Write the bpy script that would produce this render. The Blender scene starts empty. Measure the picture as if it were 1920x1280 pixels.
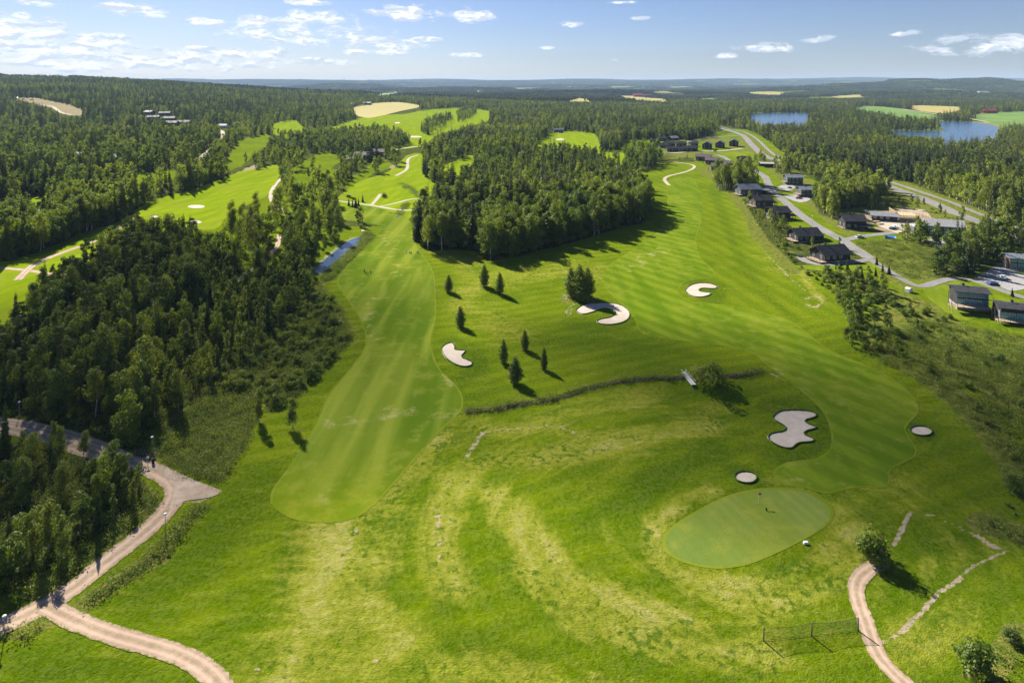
import bpy, math, random
import numpy as np
from mathutils import Vector, Matrix
from mathutils.geometry import delaunay_2d_cdt
R = math.radians
rng = np.random.default_rng(7)
random.seed(7)
S = bpy.context.scene
COL = S.collection

# ------------------------------------------------------------------ camera
H, F, HY = 80.0, 1150.0, 160.0
cam = bpy.data.cameras.new('camera'); camo = bpy.data.objects.new('camera', cam); COL.objects.link(camo)
camo.location = (0, 0, H); camo.rotation_euler = (R(90), 0, 0)
cam.sensor_width = 36; cam.lens = 36 * F / 1920
cam.shift_y = -(640 - HY) / 1920
cam.clip_start = 1; cam.clip_end = 90000
S.camera = camo

# ------------------------------------------------------------------ terrain
def sstep(v, a, b):
    t = np.clip((np.asarray(v, float) - a) / (b - a), 0, 1); return t * t * (3 - 2 * t)
_sr = np.random.default_rng(3)
_dirs = [(_sr.uniform(0, 2 * math.pi), _sr.uniform(0, 6.28), _sr.uniform(.75, 1.35)) for _ in range(24)]
def waves(x, y, wl, k0=0, n=5):
    s = 0
    for a, ph, m in _dirs[k0:k0 + n]:
        s = s + np.sin((x * math.cos(a) + y * math.sin(a)) * 2 * math.pi / (wl * m) + ph)
    return s / n
HILLS = [(-2400, 2750, 1500, 850, 112), (-1500, 1750, 620, 560, 34), (4330, 6000, 1500, 900, 128),
         (-2450, 9000, 800, 900, 75), (2500, 9500, 1800, 900, 60), (-300, 4200, 900, 500, 22), (900, 5200, 700, 450, 25),
         (-700, 6500, 1200, 600, 40), (2600, 3800, 700, 500, 25)]
def T(x, y):
    x = np.asarray(x, float); y = np.asarray(y, float)
    near = 1 - sstep(y, 330, 700)
    z = near * (0.75 * waves(x, y, 52, 0) + 0.9 * waves(x, y, 120, 5))
    # swales and mounds round the near greens
    z = z + 1.6 * np.exp(-((x - 55) / 26) ** 2 - ((y - 168) / 14) ** 2) + 1.2 * np.exp(-((x + 12) / 9) ** 2 - ((y - 186) / 10) ** 2)
    flat = 1 - np.exp(-((x - 820) / 520) ** 4 - ((y - 1250) / 760) ** 4)
    mid = sstep(y, 700, 1800) * flat
    z = z + mid * 5 * (waves(x, y, 700, 10) + .3)
    z = z + sstep(y, 2200, 4500) * 12 * waves(x, y, 1700, 12)
    far = sstep(y, 6000, 12000)
    z = z + far * 60 * waves(x, y, 3600, 16, 6) + 205 * sstep(y, 8500, 17500) + 45 * sstep(x, 0, 11000) * sstep(y, 9000, 16000)
    for hx, hy, sx, sy, h in HILLS:
        z = z + h * np.exp(-((x - hx) / sx) ** 2 - ((y - hy) / sy) ** 2) * (1 + .16 * waves(x, y, 620, 3) + .05 * waves(x, y, 260, 8))
    return z
_DS = np.geomspace(25, 26000, 2600)
def gp(px, py):
    """the ground point that the photograph shows at pixel (px, py)"""
    zr = H - (py - HY) / F * _DS; xs = (px - 960) / F * _DS
    t = T(xs, _DS) - zr
    i = np.argmax(t >= 0)
    if t[i] < 0: i = len(_DS) - 1
    if i == 0: d = _DS[0]
    else:
        a, b = t[i - 1], t[i]; d = _DS[i - 1] + (_DS[i] - _DS[i - 1]) * (-a / (b - a) if b != a else 0)
    return (px - 960) / F * d, d
def gz(px, py):
    x, y = gp(px, py); return Vector((x, y, float(T(x, y))))
def toimg(x, y, z):
    return 960 + F * x / y, HY + F * (H - z) / y

# ------------------------------------------------------------------ node helper
class G:
    def __init__(s, name, world=None):
        if world is None:
            m = bpy.data.materials.new(name); m.use_nodes = True; s.m = m; s.t = m.node_tree
        else: s.m = world; s.t = world.node_tree
        s.t.nodes.clear()
        s.out = s.t.nodes.new('ShaderNodeOutputWorld' if world else 'ShaderNodeOutputMaterial')
    def put(s, sock, v):
        if isinstance(v, bpy.types.NodeSocket): s.t.links.new(v, sock)
        elif v is not None:
            if hasattr(sock.default_value, '__len__') and not hasattr(v, '__len__'): v = [v] * len(sock.default_value)
            if hasattr(sock.default_value, '__len__') and len(sock.default_value) == 4 and len(v) == 3: v = (*v, 1)
            sock.default_value = v
    def n(s, typ, out=0, props={}, **kw):
        nd = s.t.nodes.new('ShaderNode' + typ)
        for k, v in props.items(): setattr(nd, k, v)
        for k, v in kw.items():
            k = k.replace('_', ' ')
            s.put(nd.inputs[int(k[1:])] if k[0] == 'i' and k[1:].isdigit() else nd.inputs[k], v)
        return nd.outputs[out]
    def math(s, op, a, b=None, c=None, clamp=False):
        return s.n('Math', props=dict(operation=op, use_clamp=clamp), i0=a, i1=b, i2=c)
    def add(s, a, b): return s.math('ADD', a, b)
    def mul(s, a, b): return s.math('MULTIPLY', a, b)
    def vmath(s, op, a, b): return s.n('VectorMath', props=dict(operation=op), i0=a, i1=b)
    def sm(s, v, a, b, lo=0, hi=1):
        return s.n('MapRange', props=dict(interpolation_type='SMOOTHSTEP'), Value=v, From_Min=a, From_Max=b, To_Min=lo, To_Max=hi)
    def mix(s, f, a, b, typ='MIX'):
        nd = s.t.nodes.new('ShaderNodeMix'); nd.data_type = 'RGBA'; nd.blend_type = typ
        s.put(nd.inputs[0], f); s.put(nd.inputs[6], a); s.put(nd.inputs[7], b); return nd.outputs[2]
    def pos(s): return s.n('NewGeometry')
    def noise(s, vec, scale, detail=3, rough=.55, dist=0):
        return s.n('TexNoise', Vector=vec, Scale=scale, Detail=detail, Roughness=rough, Distortion=dist)
    def map(s, vec, scale=(1, 1, 1), rot=(0, 0, 0)):
        return s.n('Mapping', Vector=vec, Scale=scale, Rotation=rot)
    def attr(s, name): return s.n('Attribute', out=2, props=dict(attribute_name=name))
    def bsdf(s, col, rough=.9, spec=.15, bump=None, bstr=.5, bdist=.1, metal=0, **kw):
        nrm = None
        if bump is not None: nrm = s.n('Bump', Height=bump, Strength=bstr, Distance=bdist)
        b = s.n('BsdfPrincipled', Base_Color=col, Roughness=rough, Specular_IOR_Level=spec, Metallic=metal, Normal=nrm, **kw)
        s.t.links.new(b, s.out.inputs['Surface']); return s.m
    def sun_surface(s, sh): s.t.links.new(sh, s.out.inputs['Surface']); return s.m

def plain(name, col, rough=.7, var=.18, scale=3, spec=.3, metal=0, bstr=.25):
    g = G(name); p = g.pos(); n = g.noise(p, scale, 4)
    c = g.mix(g.sm(n, .3, .7), [v * (1 - var) for v in col], [v * (1 + var) for v in col])
    return g.bsdf(c, rough, spec, bump=n, bstr=bstr, bdist=.03, metal=metal)

# ------------------------------------------------------------------ mesh helpers
class MB:
    def __init__(s): s.v = []; s.f = []
    def quad(s, *p):
        i = len(s.v); s.v += [tuple(q) for q in p]; s.f.append(tuple(range(i, i + len(p)))); return s
    def box(s, x0, x1, y0, y1, z0, z1, rot=0, c=(0, 0)):
        i = len(s.v); cr, sr = math.cos(rot), math.sin(rot)
        for z in (z0, z1):
            for x, y in ((x0, y0), (x1, y0), (x1, y1), (x0, y1)):
                s.v.append((c[0] + x * cr - y * sr, c[1] + x * sr + y * cr, z))
        s.f += [(i + 3, i + 2, i + 1, i), (i + 4, i + 5, i + 6, i + 7)] + [(i + k, i + (k + 1) % 4, i + 4 + (k + 1) % 4, i + 4 + k) for k in range(4)]
        return s
    def tube(s, pts, rad, n=7):
        rings = []
        for k, (p, r) in enumerate(zip(pts, rad)):
            p = Vector(p); a = Vector(pts[max(0, k - 1)]); b = Vector(pts[min(len(pts) - 1, k + 1)])
            d = (b - a).normalized(); u = d.orthogonal().normalized(); w = d.cross(u)
            if k and u.dot(pu) < 0: pass
            pu = u; i = len(s.v)
            for j in range(n):
                t = 2 * math.pi * j / n; s.v.append(tuple(p + (u * math.cos(t) + w * math.sin(t)) * r))
            rings.append(i)
        for a, b in zip(rings, rings[1:]):
            # match nearest start vertex between rings so the skin does not twist
            va = Vector(s.v[a]); off = min(range(n), key=lambda j: (Vector(s.v[b + j]) - va).length)
            for j in range(n): s.f.append((a + j, a + (j + 1) % n, b + (j + 1 + off) % n, b + (j + off) % n))
        s.f.append(tuple(rings[0] + j for j in reversed(range(n)))); s.f.append(tuple(rings[-1] + j for j in range(n)))
        return s
    def bar(s, a, b, w=.1): return s.tube([a, b], [w / 2, w / 2], 4)
    def prism(s, poly, axis, a, b):
        """extrude a 2-D outline; axis 'x': outline is (y,z); axis 'y': outline is (x,z); axis 'z': outline is (x,y)"""
        n = len(poly); i = len(s.v)
        for t in (a, b):
            for p, q in poly: s.v.append((t, p, q) if axis == 'x' else (p, t, q) if axis == 'y' else (p, q, t))
        s.f.append(tuple(i + k for k in range(n))); s.f.append(tuple(i + n + k for k in reversed(range(n))))
        s.f += [(i + k, i + n + k, i + n + (k + 1) % n, i + (k + 1) % n) for k in range(n)]
        return s
    def mesh(s, name, mats, smooth=False):
        me = bpy.data.meshes.new(name); me.from_pydata(s.v, [], s.f)
        for m in (mats if isinstance(mats, (list, tuple)) else [mats]): me.materials.append(m)
        if smooth: me.polygons.foreach_set('use_smooth', [True] * len(me.polygons))
        me.validate(); me.update(); return me
    def build(s, name, m, parent=None, smooth=False):
        o = bpy.data.objects.new(name, s.mesh(name, m, smooth)); COL.objects.link(o)
        if parent: o.parent = parent
        return o
def tag(o, label=None, cat=None, group=None, kind=None):
    if label: o['label'] = label
    if cat: o['category'] = cat
    if group: o['group'] = group
    if kind: o['kind'] = kind
    return o
def empty(name, loc, rz=0, label=None, cat=None, group=None, scale=1):
    o = bpy.data.objects.new(name, None); COL.objects.link(o); o.location = loc; o.rotation_euler.z = rz
    o.scale = (scale,) * 3; o.empty_display_size = .5
    return tag(o, label, cat, group)
def link(me, name, parent=None):
    o = bpy.data.objects.new(name, me); COL.objects.link(o); o.parent = parent; return o

# ------------------------------------------------------------------ pixel polygons
def pip(px, py, poly):
    px = np.asarray(px, float); py = np.asarray(py, float); c = np.zeros(px.shape, bool); n = len(poly)
    for i in range(n):
        x0, y0 = poly[i - 1]; x1, y1 = poly[i]
        if y0 == y1: continue
        k = ((y1 > py) != (y0 > py)) & (px < (x0 - x1) * (py - y1) / (y0 - y1) + x1); c ^= k
    return c
def pdist(px, py, line, ky=1.7):
    d = np.full(np.shape(px), 1e9)
    for (x0, y0), (x1, y1) in zip(line, line[1:]):
        dx, dy = x1 - x0, (y1 - y0) * ky; L = dx * dx + dy * dy + 1e-9
        t = np.clip(((px - x0) * dx + (py - y0) * ky * dy) / L, 0, 1)
        d = np.minimum(d, np.hypot(px - x0 - t * dx, (py - y0) * ky - t * dy))
    return d
def catmull(P, closed=True, step=6.0):
    P = [Vector((a, b)) for a, b in P]; n = len(P); out = []
    rngi = range(n) if closed else range(n - 1)
    for i in rngi:
        p0, p1, p2, p3 = (P[(i + k - 1) % n] if closed else P[min(max(i + k - 1, 0), n - 1)] for k in range(4))
        m = max(2, int((p2 - p1).length / step))
        for j in range(m):
            t = j / m
            out.append(.5 * ((2 * p1) + (p2 - p0) * t + (2 * p0 - 5 * p1 + 4 * p2 - p3) * t * t + (3 * p1 - p0 - 3 * p2 + p3) * t ** 3))
    if not closed: out.append(P[-1])
    return [(v.x, v.y) for v in out]

FA = [(640,392),(690,386),(735,398),(765,410),(775,432),(780,460),(800,490),(813,515),(816,560),(816,600),(808,642),(820,688),(850,718),(867,745),(862,772),(820,812),(760,880),(694,952),(650,976),(590,979),(540,969),(509,944),(512,918),(542,878),(575,825),(602,775),(612,745),(645,705),(682,658),(686,625),(668,585),(645,552),(633,530),(645,505),(680,470),(708,440),(716,424),(680,416),(645,412)]
FB = [(1257,338),(1252,375),(1252,405),(1228,440),(1180,472),(1142,498),(1130,520),(1140,545),(1172,575),(1195,605),(1205,625),(1290,640),(1400,655),(1440,685),(1500,730),(1542,768),(1557,800),(1562,830),(1540,858),(1475,868),(1450,884),(1462,906),(1510,913),(1555,925),(1585,915),(1622,911),(1658,915),(1669,905),(1664,880),(1690,868),(1715,856),(1718,838),(1702,820),(1696,800),(1719,776),(1715,750),(1690,722),(1640,692),(1556,657),(1522,632),(1482,603),(1430,586),(1360,572),(1296,566),(1270,548),(1284,528),(1330,521),(1340,512),(1312,482),(1304,450),(1314,415),(1317,380),(1308,350),(1296,334)]
GREEN = [(1248,1012),(1262,990),(1300,965),(1350,938),(1400,923),(1450,917),(1505,922),(1543,940),(1557,962),(1545,985),(1500,1012),(1450,1036),(1400,1055),(1345,1062),(1290,1052),(1256,1034)]
def ell(cx, cy, rx, ry, t=0, n=14): return [(cx + rx * math.cos(a) * math.cos(t) - ry * math.sin(a) * math.sin(t), cy + rx * math.cos(a) * math.sin(t) + ry * math.sin(a)) for a in [2 * math.pi * k / n for k in range(n)]]
BUNKERS = [
 ('c shaped sand bunker on the right side of the upper fairway', [(1285,544),(1293,535),(1312,530.6),(1332,532),(1347,538),(1340,542),(1316,540),(1309,544),(1316,547.5),(1333,548.6),(1334,552),(1320,557),(1297,556)]),
 ('horseshoe shaped sand bunker below the big bushy tree', [(1080,582),(1093,572),(1127,568),(1157,570),(1177,580),(1181,593),(1170,604),(1143,609),(1123,607),(1118,602),(1127,598),(1147,595),(1156,587),(1150,581),(1133,578),(1117,583),(1100,589),(1087,589)]),
 ('notched kidney sand bunker beside the long left fairway', [(828,653),(835,645),(848,642),(853,645),(851,655),(860,657),(872,656),(874,659),(865,665),(867,672),(880,675),(888,682),(880,687),(863,687),(843,677),(832,667)]),
 ('largest sand bunker with ragged lobes above the oval green', [(1449,782),(1459,772),(1485,769),(1519,771),(1533,778),(1526,784),(1509,787),(1511,793),(1530,799),(1532,803),(1511,808),(1507,814),(1526,823),(1525,828),(1494,831),(1489,840),(1470,840),(1447,829),(1438,819),(1447,812),(1470,809),(1476,802),(1466,795),(1453,789)]),
 ('small round sand bunker just above the oval green', ell(1398.5, 895, 21.5, 11, .1)),
 ('small oval sand bunker outside the right edge of the fairway', ell(1727, 808, 21.5, 9, .12)),
]
FARB = [((368,388),16,3.2),((290,407),8,2),((366,417),12,3),((753,250),9,1.6),((777,257),14,1.6),((681,433),4,1.5),((745,231),5,1.3),((1050,262),8,1.6),((672,238),5,1.2)]
OPEN = dict(
 m1=[(425,302),(448,262),(500,252),(516,262),(482,285),(452,312),(430,320)],
 m2=[(548,335),(560,305),(600,290),(642,300),(610,322),(575,330)],
 m3=[(640,345),(690,312),(722,300),(742,312),(700,325),(655,362)],
 m4=[(250,330),(300,318),(340,322),(330,334),(290,345),(255,345)],
 clearing=[(18,182),(70,184),(100,190),(130,196),(156,207),(152,219),(115,214),(95,202),(60,194)],
 strip=[(-30,376),(60,371),(100,366),(98,376),(50,390),(-30,408)],
 leftgreen=[(243,405),(262,388),(300,372),(330,364),(380,350),(420,334),(452,322),(490,316),(520,308),(524,330),(512,350),(503,366),(470,382),(440,396),(420,412),(402,430),(330,430),(300,438),(250,437),(236,424)],
 leftfair=[(-40,498),(30,490),(80,478),(120,462),(160,444),(200,424),(240,412),(250,438),(215,450),(192,470),(180,505),(130,522),(75,545),(45,604),(-40,640)],
 fargolf=[(516,232),(555,226),(575,246),(620,240),(655,228),(700,217),(760,214),(800,206),(870,202),(918,209),(918,226),(880,237),(845,246),(815,256),(800,270),(770,278),(728,282),(735,262),(745,250),(700,246),(640,250),(560,262),(510,250)],
 goldfield=[(662,202),(700,194),(745,192),(792,199),(755,208),(690,222),(664,213)],
 valley=[(628,398),(632,372),(676,340),(715,328),(745,312),(762,292),(792,288),(790,315),(800,335),(825,347),(846,362),(836,384),(800,396),(772,412),(735,398),(690,388)],
 strip2=[(828,318),(845,305),(890,290),(885,310),(866,332),(835,338)],
 uppergreen=[(1000,272),(1028,252),(1078,246),(1116,252),(1130,274),(1110,292),(1060,296),(1014,290)],
 gap1=[(1085,308),(1108,288),(1165,281),(1192,300),(1184,326),(1130,326)],
 gap2=[(580,300),(600,285),(640,290),(620,308),(590,318)],
)
VILLAGE = [(1205,418),(1222,385),(1200,345),(1185,322),(1160,300),(1170,262),(1230,262),(1290,264),(1330,255),(1362,242),(1400,243),(1440,262),(1475,292),(1640,328),(1700,343),(1860,402),(1960,455),(1960,1400),(700,1400),(870,500),(1000,470)]
FIELDS = [('green_field', 'green', [(1592,204),(1620,200),(1660,201),(1700,207),(1750,216),(1790,224),(1745,224),(1690,221),(1635,211)], 'bright green farm field left of the lake road'),
 ('green_field', 'green', [(1818,218),(1850,212),(1950,209),(1950,246),(1905,240),(1880,234),(1850,228)], 'large green field at the right edge beside the lake'),
 ('grain_field', 'gold', [(1697,200),(1720,198),(1798,201),(1802,207),(1770,213),(1728,209)], 'golden grain field above the lake road'),
 ('grain_field', 'gold', OPEN['goldfield'], 'golden field at the far end of the left golf holes'),
 ('grain_field', 'gold', [(1160,181),(1180,180),(1220,184),(1254,187),(1252,192),(1205,189),(1165,186)], 'pale stubble field by the distant farm'),
 ('grain_field', 'gold', [(1218,173),(1250,172),(1290,177),(1286,182),(1240,179)], 'pale stubble field behind the distant farm'),
 ('grain_field', 'gold', [(1058,190),(1085,184),(1110,188),(1108,192),(1070,193)], 'small stubble field left of the distant farm'),
 ('green_field', 'green', [(1240,163.5),(1290,162.6),(1310,164),(1260,165.2)], 'pale field strip near the horizon at right of centre'),
 ('green_field', 'green', [(960,166),(1010,165),(1020,167),(970,168)], 'pale field strip near the horizon at the centre'),
 ('grain_field', 'gold', [(1640,190),(1668,189),(1672,192),(1645,193)], 'small golden field above the lake road fields'),
 ('grain_field', 'gold', [(1398,174),(1440,172),(1476,175),(1470,180),(1410,179)], 'pale field in front of the distant town'),
 ('grain_field', 'gold', [(888,172),(900,170),(906,174),(893,176)], 'tiny golden field at the far centre'),
 ('green_field', 'green', [(1300,186),(1340,184),(1350,188),(1305,190)], 'far green field right of the distant farm'),
 ('green_field', 'green', [(700,176),(740,174),(760,177),(710,180)], 'far green field below the lookout ridge'),
 ('grain_field', 'gold', [(1560,180),(1610,178),(1620,182),(1570,184)], 'thin golden field below the right hill'),
 ('green_field', 'green', [(1138,162.6),(1150,161.8),(1180,162),(1176,164.5),(1145,165)], 'far pale green field near the horizon')]
LAKE1 = [(1415,213.5),(1470,213),(1516,213),(1516,226),(1500,236),(1430,236),(1400,222)]
LAKE2 = [(1758,229),(1790,229),(1820,230),(1852,234),(1876,241),(1888,250),(1880,259),(1870,266),(1882,274),(1880,282),(1780,286),(1700,276),(1650,258),(1640,246),(1700,247),(1770,246),(1762,238)]
POND = [(589,507),(606,490),(628,472),(645,458),(662,448),(680,446),(672,457),(655,470),(640,484),(622,500),(606,512),(594,513)]
BRACKEN = [(262,842),(290,802),(370,748),(420,732),(482,735),(476,790),(462,835),(412,905),(372,890),(300,868)]
SHRUBL = [(588,545),(618,560),(645,600),(662,632),(610,690),(560,738),(500,775),(480,735),(420,732),(350,770),(400,728),(470,675),(520,620),(560,580)]
WOOD1 = [(-60,795),(-60,650),(0,640),(48,606),(60,562),(110,525),(172,520),(192,472),(245,445),(330,448),(400,468),(460,505),(520,505),(575,500),(588,512),(588,545),(560,580),(520,620),(470,675),(400,728),(350,770),(290,802),(262,842),(225,842),(150,815),(60,790)]
WOOD2 = [(-60,815),(60,835),(130,850),(200,868),(250,880),(282,915),(262,950),(200,990),(120,1050),(0,1120),(-60,1150)]
CWOOD = [(776,445),(792,420),(825,400),(850,372),(862,340),(895,320),(900,300),(960,285),(1100,290),(1180,318),(1212,360),(1216,385),(1205,405),(1150,432),(1060,458),(960,482),(912,490),(900,472),(862,468),(800,472)]
# zone: polygon, density, kind weights, height factor
ZONES = [
 ('leftrow', [(-60,432),(60,424),(150,405),(232,385),(242,398),(200,420),(155,438),(110,456),(70,474),(20,488),(-60,494)], .85, dict(broad=.7, birch=.2, spruce=.1), 1.15),
 ('farrow', [(620,262),(640,250),(700,246),(752,258),(772,272),(720,284),(650,284),(610,280)], .8, dict(broad=.4, birch=.4, spruce=.2), 1.0),
 ('farrow', [(788,248),(800,228),(845,218),(850,226),(820,246),(800,256)], .7, dict(broad=.3, birch=.3, spruce=.4), 1.0),
 ('farrow', [(856,212),(882,204),(896,210),(880,226),(860,232)], .6, dict(broad=.5, birch=.5), 1.0),
 ('farrow', [(560,258),(640,252),(650,258),(560,268),(520,262)], .6, dict(broad=.5, birch=.5), 1.0),
 ('corner', WOOD2, .8, dict(birch=.55, broad=.4, spruce=.05), .62),
 ('wood', WOOD1, .95, dict(birch=.34, broad=.36, spruce=.10, pine=.10, shrub=.1), .78),
 ('park', [(404,432),(430,402),(470,392),(515,350),(560,300),(630,318),(634,380),(634,415),(650,440),(610,478),(586,504),(520,500),(465,500),(404,465)], .15, dict(birch=.75, broad=.25), 1.15),
 ('shrubland', SHRUBL, .95, dict(shrub=1), 1),
 ('bracken', BRACKEN, 0, dict(shrub=1), .5),
 ('centre', CWOOD, .85, dict(broad=.5, spruce=.33, birch=.17), 1.25),
 ('village', [(1340,348),(1358,336),(1410,338),(1420,350),(1402,364),(1350,360)], .8, dict(birch=.8, broad=.2), 1.35),
 ('village', [(1528,382),(1545,350),(1600,342),(1690,362),(1722,378),(1700,392),(1640,384),(1600,398),(1562,412),(1535,400)], .9, dict(birch=.5, broad=.4, spruce=.1), 1.05),
 ('village', [(1450,322),(1475,302),(1540,318),(1630,338),(1600,346),(1530,340),(1490,318),(1470,330)], .9, dict(birch=.5, broad=.5), 1.05),
 ('village', [(1755,500),(1785,470),(1830,448),(1880,448),(1900,468),(1882,490),(1840,508),(1790,525),(1752,520)], .95, dict(broad=.5, birch=.25, spruce=.25), .85),
 ('village', [(1684,458),(1700,442),(1740,450),(1782,458),(1770,464),(1720,470),(1690,470)], .8, dict(birch=.7, broad=.3), .8),
 ('hedge', [(1505,512),(1560,506),(1610,520),(1655,545),(1680,575),(1640,600),(1700,640),(1680,668),(1600,658),(1580,640),(1592,602),(1562,560),(1535,535)], .95, dict(shrub=.7, broad=.18, birch=.12), .5),
 ('hedge', [(1680,575),(1720,570),(1790,600),(1780,650),(1700,640),(1650,610)], .3, dict(shrub=.8, birch=.2), .5),
 ('slope', [(1640,664),(1700,655),(1800,700),(1900,750),(1960,790),(1960,980),(1905,900),(1870,830),(1800,745),(1740,700)], .42, dict(shrub=.93, birch=.07), .8),
 ('slope', [(1700,640),(1800,610),(1960,640),(1960,790),(1900,750),(1800,700)], .12, dict(shrub=1), .8),
 ('slope', [(1830,960),(1900,925),(1960,930),(1960,1050),(1900,1020)], .5, dict(shrub=1), .35),
 ('village', [(1862,405),(1960,440),(1960,470),(1905,462),(1850,425)], .9, dict(birch=.5, broad=.5), .9),
 ('village', [(1170,300),(1190,285),(1235,285),(1245,300),(1225,318),(1195,322)], .6, dict(birch=.5, broad=.5), 1.1),
 ('village', [(1640,330),(1700,345),(1860,402),(1900,420),(1760,400),(1690,372),(1630,348)], .12, dict(birch=.6, shrub=.4), .7),
 ('village', [(1412,300),(1432,296),(1440,306),(1420,312)], .5, dict(birch=.6, broad=.4), .7),
 ('village', [(1620,395),(1650,385),(1740,390),(1860,425),(1850,440),(1790,425),(1740,410),(1660,400)], .18, dict(birch=.5, shrub=.5), .6),
 ('village', [(1225,300),(1290,295),(1310,300),(1300,304),(1230,306)], .3, dict(birch=.3, shrub=.7), .6),
 ('village', [(1390,372),(1440,380),(1500,440),(1600,470),(1640,500),(1600,520),(1500,505),(1440,450)], .34, dict(shrub=.85, birch=.15), .6),
 ('village', [(1560,395),(1640,385),(1700,340),(1860,402),(1700,395),(1590,425)], .18, dict(shrub=.6, birch=.4), .6),
 ('village', [(1600,455),(1690,450),(1760,470),(1740,520),(1680,508),(1630,480)], .07, dict(shrub=.8, birch=.2), .45),
]
# roads and paths: name, width m, material key, pixel line
ROADS = [
 ('gravel_road', 4.2, 'gravel', [(-60,1195),(20,1165),(90,1132),(140,1100),(200,1052),(268,1000),(312,958),(331,925),(322,900),(285,880),(225,860),(150,840),(80,818),(0,800),(-80,788)], 'pink gravel road winding past the bottom left wood'),
 ('gravel_road', 2.4, 'gravel', [(-80,772),(0,787),(70,798),(130,813),(205,840),(250,862)], 'narrow upper branch of the gravel road at the left edge'),
 ('gravel_road', 2.9, 'gravel', [(85,1135),(130,1158),(200,1186),(270,1206),(330,1224),(380,1250),(415,1285),(430,1320)], 'gravel track running to the bottom edge'),
 ('gravel_path', 2.5, 'gravel', [(1652,1054),(1625,1070),(1604,1090),(1606,1120),(1622,1160),(1634,1200),(1648,1232),(1682,1268),(1730,1310)], 'gravel path curving past the net at bottom right'),
 ('golf_path', 3.0, 'pale', [(1255,348),(1245,337),(1254,330),(1277,325),(1295,319),(1303,313),(1296,308),(1277,306),(1262,304)], 'hooked pale path at the top of the right fairway'),
 ('golf_path', 3.0, 'pale', [(628,376),(655,380),(677,382),(713,388),(747,394),(780,395),(800,389),(813,380),(828,368)], 'pale path crossing the valley below the creek'),
 ('golf_path', 2.6, 'pale', [(697,384),(708,372),(713,364)], 'short pale spur path in the valley'),
 ('golf_path', 2.6, 'pale', [(713,387),(740,382),(763,375),(780,372),(800,373)], 'thin pale path leading to the creek crossing'),
 ('golf_path', 3.2, 'pale', [(742,330),(763,318),(764,304),(768,296),(784,291)], 'winding pale path climbing out of the valley'),
 ('golf_path', 3.0, 'pale', [(537,326),(518,344),(508,362),(511,380),(534,398)], 'curved pale path among birches left of the valley'),
 ('golf_path', 3.0, 'gravel', [(-40,500),(30,505),(60,508),(90,513),(130,517),(160,516)], 'pinkish path across the left fairway'),
 ('golf_path', 3.2, 'gravel', [(33,525),(45,513),(62,497),(100,480),(150,462),(187,448),(233,422),(256,409)], 'pinkish path along the left fairway to the green'),
 ('golf_path', 2.6, 'gravel', [(440,532),(453,518),(480,502),(503,481),(520,461),(524,440)], 'narrow gravel path at the edge of the dark wood'),
 ('main_road', 8.5, 'asphalt', [(1340,238),(1366,245),(1393,254),(1406,268),(1420,282),(1437,295),(1465,302),(1510,312),(1560,322),(1625,336),(1691,359),(1724,370),(1761,386),(1792,400),(1830,414),(1960,462)], 'grey main road curving between the houses and the spruce forest'),
 ('cycleway', 4.0, 'asphalt', [(1345,236),(1368,242.5),(1395,248),(1418,260),(1433,274),(1447,287),(1462,295),(1510,304),(1570,316),(1640,332),(1693,349),(1738,364),(1785,380),(1841,403),(1960,446)], 'narrow cycleway beside the main road'),
 ('street', 6.0, 'asphalt', [(1402,310),(1412,318),(1422,324),(1433,330),(1439,341),(1445,355),(1462,370),(1483,388),(1504,405),(1530,423),(1560,440),(1580,450),(1594,461),(1630,484)], 'grey village street between the dark houses'),
 ('street', 3.6, 'asphalt', [(1625,482),(1658,503),(1684,519),(1710,533),(1725,538),(1745,533),(1773,524),(1808,522),(1841,529),(1878,545),(1920,558),(1970,575)], 'narrow lane from the village street to the glass fronted houses'),
 ('driveway', 4.5, 'asphalt', [(1581,451),(1611,444),(1644,440),(1688,435),(1725,440)], 'driveway to the building site'),
 ('driveway', 4.0, 'asphalt', [(1500,482),(1518,493),(1555,497),(1590,493),(1634,486)], 'driveway looping round the nearest black cabin'),
 ('driveway', 6.0, 'asphalt', [(1740,447),(1770,455),(1800,462),(1818,450)], 'forecourt of the grey house with the pale roof'),
 ('side_road', 6.0, 'asphalt', [(1393,254),(1347,257),(1310,262),(1283,269)], 'side road behind the three black houses'),
 ('side_road', 6.0, 'pale', [(1300,283),(1340,284),(1392,279)], 'pale gravel yard in front of the three black houses'),
 ('side_road', 5.0, 'asphalt', [(1343,290),(1358,295),(1368,303),(1371,312)], 'short lane behind the dark terraced cabins'),
 ('side_road', 6.0, 'pale', [(1240,288),(1270,287),(1300,283)], 'gravel yard of the black cabin cluster'),
 ('driveway', 4.0, 'asphalt', [(1445,358),(1475,352),(1490,349)], 'driveway to the upper two storey house'),
 ('driveway', 5.0, 'asphalt', [(1462,368),(1492,372),(1512,376)], 'driveway to the lower two storey house'),
 ('driveway', 6.5, 'asphalt', [(1841,529),(1868,512),(1895,516)], 'yard of the dark house at the right edge'),
 ('hill_road', 7.0, 'pale', [(403,243),(417,247),(417,260),(400,277),(378,296),(381,309),(398,313)], 'pale road descending through the left forest'),
 ('hill_road', 7.0, 'pale', [(80,197),(100,201),(113,211),(134,216)], 'sandy road in the hillside clearing'),
 ('far_road', 7.0, 'pale', [(727,284),(757,278),(802,274)], 'pale road crossing the far end of the valley'),
 ('lake_road', 10.0, 'pale', [(1618,199),(1660,202),(1697,206),(1765,216),(1830,225),(1885,236),(1906,241)], 'pale country road running above the lake'),
]
STREAM = [[(757,345),(764,349),(774,358),(784,368)], [(762,385),(752,397),(744,408)]]
DITCH = [(874,772),(920,768),(985,756),(1040,747),(1100,728),(1160,715),(1220,710),(1285,708),(1340,708),(1390,703),(1425,696)]
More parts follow.
